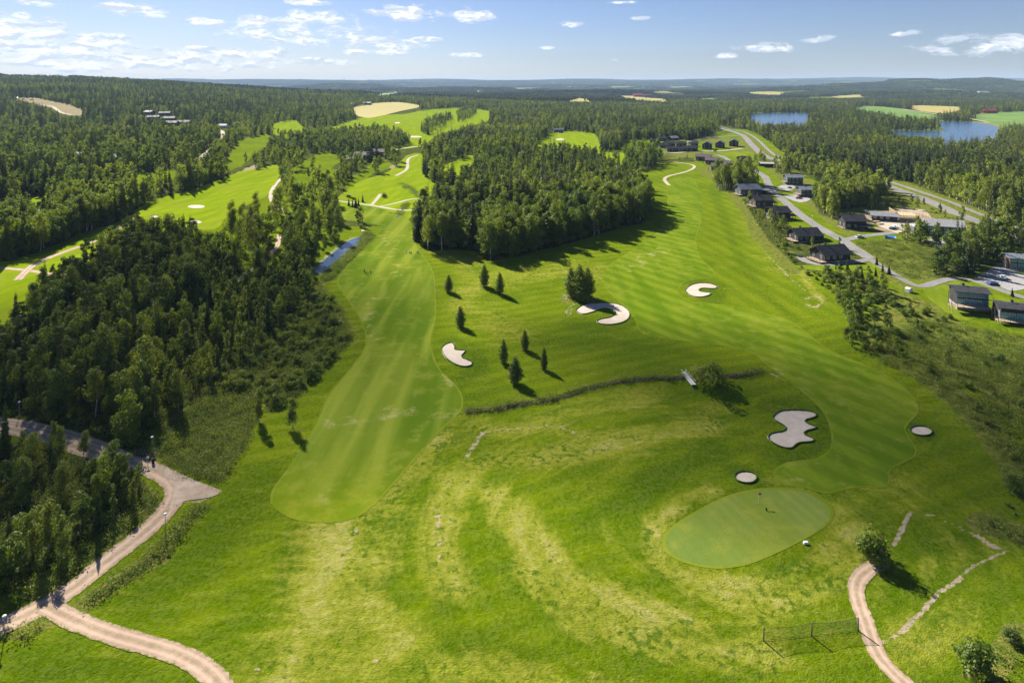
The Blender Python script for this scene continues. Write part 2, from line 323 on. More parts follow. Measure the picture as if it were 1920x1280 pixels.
def world_line(line, step=14, closed=False):
    return [gp(*p) for p in catmull(line, closed, step)]
ROADW = [(n, w, k, world_line(l, 12), lab) for n, w, k, l, lab in ROADS]

HOUSESPOTS = []
def classify(px, py):
    """0 open, -1 default wood, k>0 index of zone+1"""
    px = np.asarray(px, float); py = np.asarray(py, float)
    c = np.where(py < 425, -1, 0)
    c[pip(px, py, VILLAGE)] = 0
    for p in OPEN.values(): c[pip(px, py, p)] = 0
    for f in FIELDS: c[pip(px, py, f[2])] = 0
    c[pip(px, py, FA)] = 0
    for i, z in enumerate(ZONES): c[pip(px, py, z[1])] = i + 1
    for p in (LAKE1, LAKE2, POND): c[pip(px, py, p)] = 0
    c[pdist(px, py, [(1600,204),(1640,216),(1700,226),(1755,226)], 1.5) < 3] = 0
    return c

# ------------------------------------------------------------------ ground sheet
cols = np.unique(np.concatenate([np.linspace(-2600, -60, 60), np.linspace(-60, 1980, 460), np.linspace(1980, 4500, 60)]))
rows = np.concatenate([np.linspace(12, 78, 30), np.geomspace(80, 420, 260), np.geomspace(423, 24000, 270)])
PX, D = np.meshgrid(cols, rows)
X = (PX - 960) / F * D; Z = T(X, D); PY = HY + F * (H - Z) / D
nr, nc = X.shape
verts = np.stack([X, D, Z], -1).reshape(-1, 3)
idx = np.arange(nr * nc).reshape(nr, nc)
faces = np.stack([idx[:-1, :-1], idx[:-1, 1:], idx[1:, 1:], idx[1:, :-1]], -1).reshape(-1, 4)
def fastmesh(name, v, f, mats, smooth=True):
    me = bpy.data.meshes.new(name); v = np.asarray(v, np.float32); f = np.asarray(f, np.int32); k = f.shape[1]
    me.vertices.add(len(v)); me.vertices.foreach_set('co', v.ravel())
    me.loops.add(f.size); me.loops.foreach_set('vertex_index', f.ravel())
    me.polygons.add(len(f)); me.polygons.foreach_set('loop_start', np.arange(0, f.size, k, dtype=np.int32))
    try: me.polygons.foreach_set('loop_total', np.full(len(f), k, np.int32))
    except Exception: pass
    me.polygons.foreach_set('use_smooth', np.full(len(f), smooth))
    for m in (mats if isinstance(mats, (list, tuple)) else [mats]): me.materials.append(m)
    me.update(calc_edges=True); return me
def addattr(me, name, a, typ='FLOAT'):
    at = me.attributes.new(name, typ, 'POINT'); at.data.foreach_set('value', np.asarray(a, np.float32 if typ == 'FLOAT' else np.int32).ravel())
P_, Q_ = PX.ravel(), PY.ravel()
def paint(strokes):
    a = np.zeros(P_.shape)
    for val, w, line in strokes:
        bx = [p[0] for p in line]; by = [p[1] for p in line]
        m = (P_ > min(bx) - 2 * w) & (P_ < max(bx) + 2 * w) & (Q_ > min(by) - 2 * w) & (Q_ < max(by) + 2 * w)
        if not m.any(): continue
        d = pdist(P_[m], Q_[m], line); d = d + w * .45 * waves(X.ravel()[m], D.ravel()[m], 16, 2, 6)
        a[m] = np.maximum(a[m], val * (1 - sstep(d, w * (.1 if w > 15 else .35), w * (1.7 if w > 15 else 1.25))))
    return a
dry = paint([
 (.92, 58, [(650,960),(640,1030),(600,1120),(555,1210),(520,1290)]), (.6, 90, [(700,930),(660,1030),(620,1120),(560,1210),(520,1290)]), (.62, 45, [(820,820),(770,880),(715,950)]),
 (.5, 40, [(640,790),(740,775),(830,790)]),
 (.55, 60, [(860,900),(840,1010),(850,1100)]), (.8, 48, [(930,930),(990,1010),(1060,1080),(1180,1130),(1320,1170)]),
 (.72, 60, [(1000,1060),(1100,1180),(1220,1200),(1420,1230)]), (.7, 50, [(700,1130),(760,1200),(700,1250)]),
 (.6, 46, [(900,870),(1040,850),(1180,830),(1330,790)]), (.55, 30, [(890,805),(1040,800),(1090,820)]),
 (.75, 26, [(1238,1040),(1225,1000),(1260,960),(1330,920)]), (.65, 34, [(1240,1060),(1330,1090),(1440,1090),(1540,1050),(1610,990)]),
 (.6, 55, [(1300,1110),(1450,1140),(1560,1090),(1640,1010)]), (.4, 50, [(1580,950),(1640,900),(1700,930)]),
 (.55, 30, [(880,545),(940,520),(1070,505),(1150,520)]), (.5, 40, [(870,560),(900,590),(960,620)]),
 (.7, 12, [(1440,400),(1480,470),(1520,540),(1540,560)]), (.5, 30, [(1400,380),(1430,440),(1460,500)]),
 (.45, 30, [(1560,905),(1500,925),(1440,912)]), (.5, 26, [(820,470),(900,490),(870,520)]),
 (.5, 60, [(640,1250),(900,1260),(1200,1290)]), (.42, 30, [(600,560),(630,600),(650,640)]),
 (.35, 60, [(1660,1100),(1760,1050),(1830,1000)]), (.4, 70, [(1680,1230),(1800,1150)]),
 (.5, 35, [(1230,745),(1120,755),(1010,790)]),
])
dirt = paint([
 (1, 8, [(1708,958),(1692,990),(1676,1022)]), (.95, 6, [(1712,960),(1760,968),(1815,995)]), (1, 8, [(1815,995),(1860,1022),(1895,1032)]),
 (1, 7, [(1880,1036),(1830,1058),(1800,1080)]), (1.05, 10, [(1800,1085),(1760,1110),(1735,1140),(1690,1185)]), (1, 7, [(1690,1185),(1650,1205)]),
 (.9, 7, [(875,855),(888,835),(905,810)]), (.75, 5, [(905,810),(960,802),(1045,797)]), (.8, 5, [(1045,797),(1075,810),(1105,830)]),
 (.6, 14, [(670,985),(640,1060),(625,1100)]), (.6, 12, [(700,1240),(760,1210)]), (.8, 10, [(480,1255),(555,1240)]),
 (.9, 8, [(330,942),(380,938),(412,920)]), (1, 14, [(350,905),(405,920)]), (.85, 6, [(140,1180),(170,1188)]),
 (.85, 5, [(1510,560),(1530,555),(1545,565),(1530,577),(1512,570)]), (.8, 4, [(1430,470),(1470,510),(1510,545)]),
 (.8, 5, [(608,555),(625,585),(640,605)]), (.7, 8, [(820,950),(825,1010),(822,1050)]), (.65, 9, [(620,780),(720,775),(780,770)]),
 (1, 12, [(1655,1050),(1620,1072)]), (.7, 10, [(1065,590),(1075,570)]), (.7, 12, [(1060,555),(1110,562)]),
 (.9, 5, [(1445,700),(1470,712)]),
])
lush = paint([
 (.9, 26, [(1440,760),(1540,770),(1552,820),(1500,860),(1440,850)]), (.8, 22, [(1375,880),(1430,905)]), (.8, 26, [(850,640),(880,650),(900,680),(870,705)]),
 (.8, 24, [(1295,525),(1350,545),(1330,565)]), (.7, 26, [(1075,610),(1140,618),(1190,600)]),
 (.8, 24, [(1060,1140),(1200,1165),(1280,1190)]), (.85, 40, [(820,940),(850,1060),(830,1140)]), (.75, 45, [(640,1180),(700,1080),(740,980)]),
 (.9, 40, [(1100,980),(1230,900),(1330,850)]), (.7, 24, [(1255,1075),(1350,1105),(1450,1105)]), (.75, 60, [(860,1200),(980,1240)]),
 (.7, 70, [(480,900),(380,1060),(260,1120)]), (.7, 60, [(60,1250),(250,1260)]), (.8, 20, [(1705,795),(1745,800),(1745,820)]), (.6, 60, [(1650,980),(1800,1020)]),
 (.6, 30, [(1010,640),(1150,640),(1280,660)]), (.5, 14, [(1336,350),(1352,400),(1380,470),(1425,540),(1490,600)]), (.7, 30, [(560,1000),(540,1100)]),
])
meadow = paint([
 (1, 60, [(1680,480),(1740,510)]), (1, 70, [(1700,600),(1850,690),(1930,740)]), (1, 26, [(1620,370),(1700,400),(1800,430)]), (1, 24, [(1450,300),(1560,400),(1600,430)]),
 (1, 30, [(1640,640),(1760,710),(1850,790),(1910,880)]), (1, 34, [(1840,980),(1930,1010)]), (1, 22, [(1330,320),(1380,350),(1430,440),(1490,500)]),
 (1, 22, [(300,1040),(210,1095),(140,1145)]), (1, 14, [(375,950),(300,1030)]), (1, 20, [(30,1190),(90,1165)]), (1, 18, [(262,915),(290,945),(200,1030),(60,1120)]), (.8, 20, [(1260,290),(1330,295)]),
 (1, 16, [(560,500),(600,545),(640,610)]), (1, 14, [(690,440),(650,480),(610,520)]), (1, 14, [(60,545),(40,610),(0,650)]), (1, 30, [(1900,1180),(1850,1290)]),
 (1, 22, [(1480,470),(1560,505),(1680,560)]), (.9, 16, [(1400,262),(1440,290),(1330,262)]), (1, 16, [(780,395),(800,380),(770,365)]),
 (1, 18, [(870,770),(1040,750),(1220,712),(1420,698)]) if False else (.5, 8, [(870,770),(1420,698)]),
])
meadow = np.maximum(meadow, paint([(.62, 7, [(a_ - 5, b_), (a_ + 5, b_ + 1)]) for a_, b_ in ((841,547),(908,537),(937,551),(863,613),(944,680),(966,719),(984,656),(1020,693),(1335,716),(486,792),(549,802),(1897,918),(1589,507),(1616,521))] + [(.7, 16, [(1065,562),(1110,562)]), (.7, 22, [(1810,1264),(1860,1264)]), (.7, 16, [(1625,1050),(1660,1052)])]))
for p in (BRACKEN, SHRUBL):
    m = pip(P_, Q_, p); meadow[m] = 1
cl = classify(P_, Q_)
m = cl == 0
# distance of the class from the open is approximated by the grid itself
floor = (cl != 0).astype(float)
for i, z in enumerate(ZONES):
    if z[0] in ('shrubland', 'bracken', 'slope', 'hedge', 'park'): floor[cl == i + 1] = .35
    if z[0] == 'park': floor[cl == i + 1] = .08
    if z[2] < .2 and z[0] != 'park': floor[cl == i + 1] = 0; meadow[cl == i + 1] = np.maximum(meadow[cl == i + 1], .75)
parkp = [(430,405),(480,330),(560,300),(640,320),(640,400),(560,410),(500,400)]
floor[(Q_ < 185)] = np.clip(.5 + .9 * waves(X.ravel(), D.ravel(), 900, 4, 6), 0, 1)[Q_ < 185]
sandy = np.maximum(pip(P_, Q_, OPEN['clearing']) * .8, paint([(.9, 22, [(1625,410),(1700,400),(1740,420)]), (.8, 8, [(450,325),(480,312)]), (.8, 8, [(735,315),(750,312)]), (.9,20,[(1660,425),(1700,425)]), (.7, 10, [(330,262),(390,245)])]))

def grass_mat():
    g = G('rough grass'); p = g.pos()
    n1 = g.noise(p, .018, 3); n2 = g.noise(p, .11, 4); n3 = g.noise(p, .7, 4, .65); n4 = g.noise(p, 4.5, 3, .7)
    st0 = g.noise(g.map(p, (.10, .65, 1), (0, 0, R(16))), 1.0, 4, .6)      # fine streaks left by mowing
    # turf round the oval green is mown and worn in rings
    q = g.vmath('SUBTRACT', p, (43, 110, 0)); xz = g.t.nodes.new('ShaderNodeSeparateXYZ'); g.t.links.new(q, xz.inputs[0])
    rad = g.math('SQRT', g.add(g.mul(xz.outputs[0], xz.outputs[0]), g.mul(g.mul(xz.outputs[1], xz.outputs[1]), 1.7)))
    ang = g.math('ARCTAN2', xz.outputs[1], xz.outputs[0])
    pol = g.n('CombineXYZ', X=g.mul(rad, .42), Y=g.mul(g.math('COSINE', ang), 2.4), Z=g.mul(g.math('SINE', ang), 2.4))
    st1 = g.noise(pol, 1.0, 5, .62, .4); ring = g.noise(pol, .32, 2, .5, .3)
    rf = g.sm(rad, 40, 88, 1, 0)
    st = g.add(g.mul(st0, g.math('SUBTRACT', 1.0, rf)), g.mul(st1, rf))
    st2 = g.n('TexWave', Vector=g.map(p, (1, 1, 1), (0, 0, R(68))), Scale=.055, Distortion=2.2, Detail=2, Detail_Scale=.4)
    st3 = g.n('TexWave', Vector=g.map(p, (1, 1, 1), (0, 0, R(-9))), Scale=.04, Distortion=1.6, Detail=2, Detail_Scale=.4)
    xx = g.t.nodes.new('ShaderNodeSeparateXYZ'); g.t.links.new(p, xx.inputs[0]); ux = g.mul(g.sm(xx.outputs[0], 66, 92), g.sm(xx.outputs[1], 190, 230))
    st2 = g.add(g.mul(st2, g.math('SUBTRACT', 1.0, ux)), g.mul(st3, ux))
    c = g.mix(g.sm(n1, .3, .7), (.092, .150, .0015), (.162, .220, .002))
    c = g.mix(g.mul(g.sm(n2, .42, .68), .55), c, (.188, .238, .005))
    c = g.mix(g.mul(g.sm(st, .45, .75), .4), c, (.21, .25, .02))
    c = g.mix(g.mul(g.sm(st2, .2, .8), .34), c, (.062, .122, .002))
    c = g.mix(g.mul(g.mul(g.sm(ring, .48, .70), rf), .42), c, (.06, .12, .002))
    lf = g.sm(g.add(g.attr('lush'), g.add(g.mul(n2, .9), g.mul(n3, .5))), .75, 1.6)
    c = g.mix(g.mul(lf, .62), c, (.050, .102, .002))
    df = g.add(g.attr('dry'), g.add(g.mul(g.add(n2, -.5), .9), g.add(g.mul(g.add(n3, -.5), 1.1), g.add(g.mul(g.add(st, -.5), 1.3), g.mul(g.mul(g.add(ring, -.5), rf), -.9)))))
    c = g.mix(g.mul(g.sm(df, .12, .72), .8), c, (.27, .28, .03))
    c = g.mix(g.mul(g.sm(df, .62, 1.05), .7), c, (.38, .35, .11))
    # dark clover patches breaking up the dry turf
    vo = g.noise(p, .85, 2, .5, .4); vg = g.noise(p, .05, 3)
    c = g.mix(g.mul(g.mul(g.sm(g.add(vo, g.mul(g.add(vg, -.5), .9)), .54, .70), g.sm(g.attr('dry'), .2, .55)), .8), c, (.055, .118, .004))
    md = g.attr('meadow')
    mcol = g.mix(g.sm(n3, .35, .65), (.075, .115, .014), (.22, .21, .045))
    mcol = g.mix(g.sm(n2, .5, .75), mcol, (.14, .185, .022))
    c = g.mix(g.sm(g.add(md, g.mul(g.add(n3, -.5), .35)), .35, .6), c, mcol)
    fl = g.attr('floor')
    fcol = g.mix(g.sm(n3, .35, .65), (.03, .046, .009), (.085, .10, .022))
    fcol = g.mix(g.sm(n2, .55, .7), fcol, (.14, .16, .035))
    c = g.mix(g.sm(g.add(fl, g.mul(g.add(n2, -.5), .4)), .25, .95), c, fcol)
    dt = g.add(g.mul(g.attr('dirt'), .92), g.add(g.mul(g.add(n3, -.5), 2.1), g.mul(g.add(n4, -.5), 1.2)))
    c = g.mix(g.sm(dt, .62, .85), c, (.42, .33, .24))
    c = g.mix(g.sm(g.add(g.attr('sandy'), g.mul(g.add(n2, -.5), .9)), .4, .6), c, g.mix(n2, (.42, .33, .25), (.24, .2, .1)))
    mo = g.noise(g.map(p, (1, .6, 1)), 1.7, 2, .7); mo2 = g.noise(p, .42, 3, .6)
    c = g.mix(g.mul(g.sm(g.add(mo, g.mul(g.add(mo2, -.5), .5)), .47, .66), .38), c, g.mix(1, c, (.55, .64, .5), 'MULTIPLY'))
    c = g.mix(g.mul(g.sm(g.add(mo, g.mul(g.add(mo2, -.5), -.7)), .56, .42), .10), c, (.32, .33, .08))
    c = g.mix(g.mul(g.sm(n4, .3, .7), .5), c, g.mix(1, c, (.55, .6, .5), 'MULTIPLY'))
    return g.bsdf(c, 1, 0, bump=g.add(n3, g.mul(n4, .6)), bstr=.9, bdist=.5)
M = {}
M['grass'] = grass_mat()
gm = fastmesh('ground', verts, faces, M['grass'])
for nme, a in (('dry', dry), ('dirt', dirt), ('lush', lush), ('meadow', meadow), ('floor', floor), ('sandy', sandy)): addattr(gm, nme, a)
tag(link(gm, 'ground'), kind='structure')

# ------------------------------------------------------------------ surface materials
def fairway_mat(name, rot, a, b, c2, period, amt=.5):
    g = G(name); p = g.pos()
    n1 = g.noise(p, .03, 3); n2 = g.noise(p, .25, 4, .6); n3 = g.noise(p, 2.5, 3, .7)
    sm = g.noise(g.map(p, (.16, .012, 1), (0, 0, R(rot))), 1.0, 3, .5)
    w = g.n('TexWave', props=dict(wave_profile='SIN'), Vector=g.map(p, (1, 1, 1), (0, 0, R(rot))), Scale=.31415 / period, Distortion=1.2, Detail=1, Detail_Scale=.3)
    c = g.mix(g.sm(sm, .36, .64), a, b)
    c = g.mix(g.mul(g.sm(w, .2, .8), amt), c, c2)
    c = g.mix(g.mul(g.sm(n1, .45, .75), .5), c, (.17, .21, .012))
    c = g.mix(g.mul(g.sm(g.add(n2, g.mul(n1, .5)), .75, .95), .45), c, (.22, .24, .035))
    wr = g.add(g.attr('wear'), g.add(g.mul(g.add(n2, -.5), 1.9), g.mul(g.add(n3, -.5), 1.1)))
    c = g.mix(g.mul(g.sm(wr, .35, .8), .8), c, (.33, .30, .12))
    c = g.mix(g.mul(g.attr('fade'), .8), c, g.mix(g.sm(n2, .35, .65), (.115, .172, .003), (.19, .225, .012)))
    c = g.mix(g.mul(g.sm(n3, .3, .75), .35), c, g.mix(1, c, (.65, .7, .6), 'MULTIPLY'))
    return g.bsdf(c, 1, 0, bump=g.add(n3, n2), bstr=.4, bdist=.14)
M['fairA'] = fairway_mat('long fairway grass', 3, (.084, .142, .008), (.186, .228, .024), (.080, .134, .006), 9, .45)
M['fairB'] = fairway_mat('right fairway grass', -38, (.096, .158, .006), (.155, .212, .012), (.068, .124, .004), 7, .55)
M['fairC'] = fairway_mat('distant fairway grass', 30, (.158, .232, .004), (.210, .275, .008), (.135, .205, .003), 16, .35)
M['lawn'] = fairway_mat('garden lawn', 30, (.11, .165, .008), (.16, .205, .014), (.10, .15, .008), 3, .3)
M['green'] = fairway_mat('putting green grass', -20, (.130, .185, .034), (.165, .212, .046), (.116, .170, .028), 2.4, .4)
M['collar'] = fairway_mat('cut edge grass', 0, (.165, .205, .016), (.13, .175, .008), (.17, .21, .018), 5, .3)
def sand_mat(name, a, b, sc=1.2, bs=.4, verge=None, rut=0):
    g = G(name); p = g.pos(); n = g.noise(p, sc, 5, .65); n2 = g.noise(p, sc * .12, 3); n4 = g.noise(p, sc * 9, 2)
    c = g.mix(g.sm(n, .3, .7), a, b); c = g.mix(g.mul(g.sm(n2, .4, .7), .45), c, [v * .78 for v in a])
    c = g.mix(g.mul(g.sm(n4, .4, .8), .25), c, [v * .6 for v in a])
    if verge:
        u = g.math('ABSOLUTE', g.attr('across')); nn = g.noise(p, 1.6, 4, .7)
        if rut: c = g.mix(g.mul(g.sm(g.math('ABSOLUTE', g.add(u, -.45)), .22, .1), .45), c, [min(.7, v * 1.25) for v in b]); c = g.mix(g.mul(g.sm(g.add(u, g.mul(nn, -.5)), -.08, -.22), rut), c, (.16, .17, .05))
        c = g.mix(g.sm(g.add(u, g.mul(g.add(nn, -.5), 1.1)), .86, .98), c, verge)
    return g.bsdf(c, .95, .1, bump=n, bstr=bs, bdist=.12)
M['sand'] = sand_mat('bunker sand', (.47, .395, .325), (.57, .49, .405), .5, .9)
M['gravel'] = sand_mat('pink gravel', (.31, .215, .155), (.44, .325, .24), .9, verge=(.12, .15, .02), rut=.35)
M['pale'] = sand_mat('pale gravel', (.38, .32, .25), (.48, .41, .32), .7, verge=(.16, .19, .02))
M['asphalt'] = sand_mat('worn grey asphalt', (.19, .185, .18), (.26, .25, .245), .5, .1, verge=(.26, .24, .16))
M['greyyard'] = sand_mat('grey gravel', (.27, .265, .26), (.38, .37, .36), 1.2)
g = G('grain stubble'); p = g.pos(); n = g.noise(g.map(p, (.02, .004, 1)), 1, 3); n2 = g.noise(p, .01, 3)
M['gold'] = g.bsdf(g.mix(g.sm(n2, .35, .65), (.34, .28, .085), g.mix(n, (.40, .33, .12), (.26, .25, .06))), .95, .1)
g = G('crop grass'); p = g.pos(); n2 = g.noise(p, .012, 3)
M['greenf'] = g.bsdf(g.mix(g.sm(n2, .35, .65), (.10, .19, .035), (.15, .24, .05)), .95, .1)
g = G('reeds'); p = g.pos(); n2 = g.noise(p, .06, 4)
M['reed'] = g.bsdf(g.mix(g.sm(n2, .35, .65), (.11, .15, .04), (.20, .22, .07)), .95, .1)
def water_mat(name, col, sc, rough=.12):
    g = G(name); p = g.pos(); n = g.noise(g.map(p, (1, 2.2, 1)), sc, 4, .6)
    return g.bsdf(col, rough, .5, bump=n, bstr=.5, bdist=.25)
M['lake'] = water_mat('lake water', (.035, .09, .18), .35, .18)
M['pond'] = water_mat('pond water', (.02, .055, .15), .9, .2)
g = G('ditch bed'); p = g.pos(); n = g.noise(p, .9, 4, .7)
M['ditch'] = g.bsdf(g.mix(g.sm(n, .35, .65), (.02, .022, .01), (.085, .075, .04)), .95, .1, bump=n, bstr=1, bdist=.6)

_off = [0]
WEAR = [(.5, 22, [(615,795),(690,786),(760,768),(845,778)]), (.6, 12, [(838,700),(864,742)]), (.3, 16, [(715,430),(738,480),(760,540)]), (.45, 16, [(700,560),(690,640)]), (.5, 22, [(640,900),(600,945)]),
        (.5, 12, [(1440,690),(1500,735)]), (.45, 14, [(1480,900),(1560,912)]), (.4, 22, [(1180,500),(1240,470)])]
def offs(y): return .006 + y * 1.1e-4 + np.maximum(np.asarray(y) - 300, 0) * 2e-4
def sheet(name, pxpoly, m, label=None, step=7, kind='structure', lift=0, cat=None, dip=0, smoothp=True, group=None, flat=None):
    _off[0] += .0006
    pl = catmull(pxpoly, True, step) if smoothp else pxpoly
    W = [gp(*p) for p in pl]
    xs = [w[0] for w in W]; ys = [w[1] for w in W]
    sp = max(1.1, np.median(ys) * .011)
    pts = [Vector(w) for w in W]; n = len(pts)
    gx, gy = np.meshgrid(np.arange(min(xs), max(xs), sp), np.arange(min(ys), max(ys), sp))
    gx = gx.ravel() + rng.uniform(-.2, .2, gx.size) * sp; gy = gy.ravel() + rng.uniform(-.2, .2, gy.size) * sp
    ins = pip(gx, gy, W); gx, gy = gx[ins], gy[ins]
    if len(gx) > 14000: k = rng.permutation(len(gx))[:14000]; gx, gy = gx[k], gy[k]
    dd = pdist(gx, gy, W + [W[0]], 1.0); k = dd > sp * .4; gx, gy, dd = gx[k], gy[k], dd[k]
    pts += [Vector((a, b)) for a, b in zip(gx, gy)]
    v, e, f, *_ = delaunay_2d_cdt(pts, [], [list(range(n))], 1, 1e-5)
    vx = np.array([q.x for q in v]); vy = np.array([q.y for q in v])
    z = T(vx, vy) + offs(vy) + _off[0] + lift
    if dip:
        d2 = pdist(vx, vy, W + [W[0]], 1.0); z = z - 0 * d2
    if flat is not None: z = np.full_like(z, flat) + offs(vy) + _off[0]
    b = MB(); b.v = [tuple(q) for q in np.stack([vx, vy, z], -1)]; b.f = [tuple(q) for q in f]
    o = b.build(name, m, smooth=True)
    if name == 'fairway' and pxpoly in (FA, FB):
        ax, ay = toimg(vx, vy, z); a = np.zeros(len(vx))
        for val, w, line in WEAR: a = np.maximum(a, val * (1 - sstep(pdist(ax, ay, line), w * .1, w * 1.6)))
        addattr(o.data, 'wear', a)
        addattr(o.data, 'fade', (pxpoly is FA) * sstep(ay + 9 * waves(vx, vy, 9, 3), 850, 975))
    # make normals face up
    import bmesh
    bm = bmesh.new(); bm.from_mesh(o.data)
    for fc in bm.faces:
        if fc.normal.z < 0: fc.normal_flip()
    bm.to_mesh(o.data); bm.free()
    return tag(o, label, cat, group, kind)
def ribbon(name, W, w, m, label=None, kind='structure', jit=.08, lift=0, closed=False, cross=(0, 0, 0), cat=None):
    _off[0] += .0006
    # resample
    P = [Vector(p) for p in W]
    if closed: P.append(P[0])
    out = [P[0]]
    for a, b in zip(P, P[1:]):
        L = (b - a).length; s = max(1.0, min(6, a.y * .008)); k = max(1, int(L / s))
        for j in range(1, k + 1): out.append(a.lerp(b, j / k))
    for _ in range(2): out = [out[0]] + [(out[i - 1] + 2 * out[i] + out[i + 1]) / 4 for i in range(1, len(out) - 1)] + [out[-1]]
    V = []; n = len(out); Fc = []; U = []
    for i, p in enumerate(out):
        d = (out[min(n - 1, i + 1)] - out[max(0, i - 1)])
        if d.length < 1e-6: d = Vector((1, 0))
        d.normalize(); nn = Vector((-d.y, d.x))
        for k, t in enumerate((-1, -.5, 0, .5, 1)):
            j = 1 + (rng.uniform(-jit, jit) if abs(t) == 1 else 0)
            U.append(t); q = p + nn * (w / 2 * t * j); V.append((q.x, q.y, float(T(q.x, q.y)) + offs(q.y) + _off[0] + lift + (cross[min(2, k if k < 3 else 4 - k)])))
    for i in range(n - 1):
        for k in range(4): a = i * 5 + k; Fc.append((a + 1, a, a + 5, a + 6))
    b = MB(); b.v = V; b.f = Fc
    o = b.build(name, m, smooth=True); addattr(o.data, 'across', U)
    if o.data.polygons and o.data.polygons[0].normal.z < 0: o.data.flip_normals()
    return tag(o, label, cat, None, kind)

# distant greens first, then nearer
sheet('fairway', OPEN['leftgreen'], M['fairC'], 'bright fairway with small bunkers above the dark wood', 12)
sheet('fairway', OPEN['leftfair'], M['fairC'], 'bright fairway at the left edge', 12)
sheet('fairway', OPEN['strip'], M['fairC'], 'thin strip of fairway at the far left', 12)
sheet('fairway', OPEN['fargolf'], M['fairC'], 'far bright golf holes in the upper middle', 12)
sheet('fairway', OPEN['valley'], M['fairC'], 'fairway in the valley with the creek', 12)
sheet('fairway', OPEN['strip2'], M['fairC'], 'strip of fairway between the woods', 12)
sheet('fairway', OPEN['uppergreen'], M['fairC'], 'bright green lawn above the middle wood', 12)
sheet('fairway', OPEN['gap1'], M['fairC'], 'grass gap above the right fairway', 12)
for nme, k, poly, lab in FIELDS: sheet(nme, poly, M['gold' if k == 'gold' else 'greenf'], lab, 14, lift=.15)
sheet('lawn', [(1395,283),(1420,290),(1436,300),(1420,308),(1405,303),(1375,296),(1345,287),(1385,284)], M['lawn'], 'bright lawn between the black houses and the main road', 12)
sheet('lawn', [(1732,545),(1775,532),(1800,530),(1790,560),(1815,590),(1830,596),(1800,600),(1760,575)], M['lawn'], 'bright lawn around the glass fronted house', 10)
sheet('lawn', [(1480,500),(1520,497),(1600,497),(1632,493),(1655,508),(1600,512),(1540,508)], M['lawn'], 'bright lawn below the black cabin', 10)
sheet('lawn', [(1845,518),(1870,535),(1850,540),(1810,520),(1820,510)], M['lawn'], 'small lawn by the right edge driveway', 10)
sheet('fairway', FA, M['fairA'], 'long left fairway with faint dark mowing stripes', 8)
sheet('fairway', FB, M['fairB'], 'wide right fairway with diagonal mowing stripes', 8)
sheet('green_collar', [(960 + (x - 1402) * 1.045 + 442, 990 + (y - 990) * 1.055) for x, y in GREEN], M['collar'], 'pale ring of longer grass round the oval green', 8)
sheet('putting_green', GREEN, M['green'], 'smooth oval putting green with a red flag', 8)
ribbon('mown_edge', world_line(FB, 8, True), .42, M['collar'], 'thin pale mown edge round the right fairway', closed=True, jit=.5)
ribbon('mown_edge', [gp(*q) for q in catmull(FA, True, 8) if 398 < q[1] < 955 and (q[0] > 728 or (q[1] > 820 and q[0] > 696))], .42, M['collar'], 'thin pale mown edge along the right side of the long fairway', jit=.5)
ribbon('mown_edge', [gp(*q) for q in catmull(FA[FA.index((509,944)):FA.index((708,440)) + 1], False, 8)], .42, M['collar'], 'thin pale mown edge along the left side of the long fairway', jit=.5)
g = G('lush bunker surround'); p = g.pos(); n = g.noise(p, 2, 4, .6)
M['lushb'] = g.bsdf(g.mix(g.sm(n, .3, .7), (.035, .085, .008), (.06, .12, .012)), .95, .08, bump=n, bstr=.6, bdist=.3)
for lab, pl in BUNKERS:
    pw = world_line(pl, 5, True)
    ribbon('bunker_lip', pw, .36, M['lushb'], 'dark grass lip of a bunker', closed=True, jit=1.1, lift=.05, cross=(0, .12, .22))
    sheet('bunker', pl, M['sand'], lab, 4, lift=.02)
for (cx, cy), rx, ry in FARB: sheet('bunker', ell(cx, cy, rx, ry), M['sand'], 'small pale bunker on the distant golf holes', 6, lift=.1)
for nme, w, k, W, lab in ROADW: ribbon(nme, W, w, M[k], lab)
M['gravely'] = sand_mat('pink gravel yard', (.31, .235, .18), (.45, .36, .28), .6)
sheet('gravel_yard', [(292,872),(330,885),(370,902),(412,920),(395,932),(345,940),(318,955),(325,915)], M['gravely'], 'gravel apron where the road meets the grass', 8)
sheet('gravel_yard', [(1850,512),(1872,498),(1900,508),(1935,520),(1925,540),(1893,545),(1868,532)], M['greyyard'], 'grey gravel yard at the right edge', 10)
sheet('gravel_yard', [(1745,455),(1790,448),(1822,456),(1810,466),(1770,468)], M['greyyard'], 'grey gravel yard by the pale roofed house', 10)
sheet('gravel_yard', [(1455,352),(1478,346),(1492,352),(1478,358)], M['greyyard'], 'grey yard of the upper two storey house', 10)
sheet('gravel_yard', [(1470,368),(1500,366),(1520,374),(1500,380)], M['greyyard'], 'grey yard of the lower two storey house', 10)
sheet('gravel_yard', [(1635,405),(1665,395),(1735,395),(1745,430),(1700,440),(1650,425)], M['pale'], 'churned pale ground of the building site', 10)
def flatz(poly): return max(float(T(*gp(*p))) for p in poly)
sheet('reed_bed', [(1745,225),(1850,229),(1890,236),(1904,250),(1898,262),(1895,290),(1690,292),(1620,262),(1625,240),(1690,239),(1745,240)], M['reed'], 'pale green reeds along the lake shore', 12, flat=flatz(LAKE2))
sheet('reed_bed', [(1395,210.5),(1540,210.5),(1540,238),(1390,238)], M['reed'], 'pale green reeds along the left arm of the lake', 12, flat=flatz(LAKE1))
sheet('lake', LAKE2, M['lake'], 'blue lake at the right', 10, flat=flatz(LAKE2) + .25)
sheet('lake', LAKE1, M['lake'], 'left arm of the blue lake', 10, flat=flatz(LAKE1) + .25)
ribbon('pond_bank', world_line(POND, 6, True), 3.6, M['reed'], 'dark reedy bank of the pond', closed=True, jit=.4)
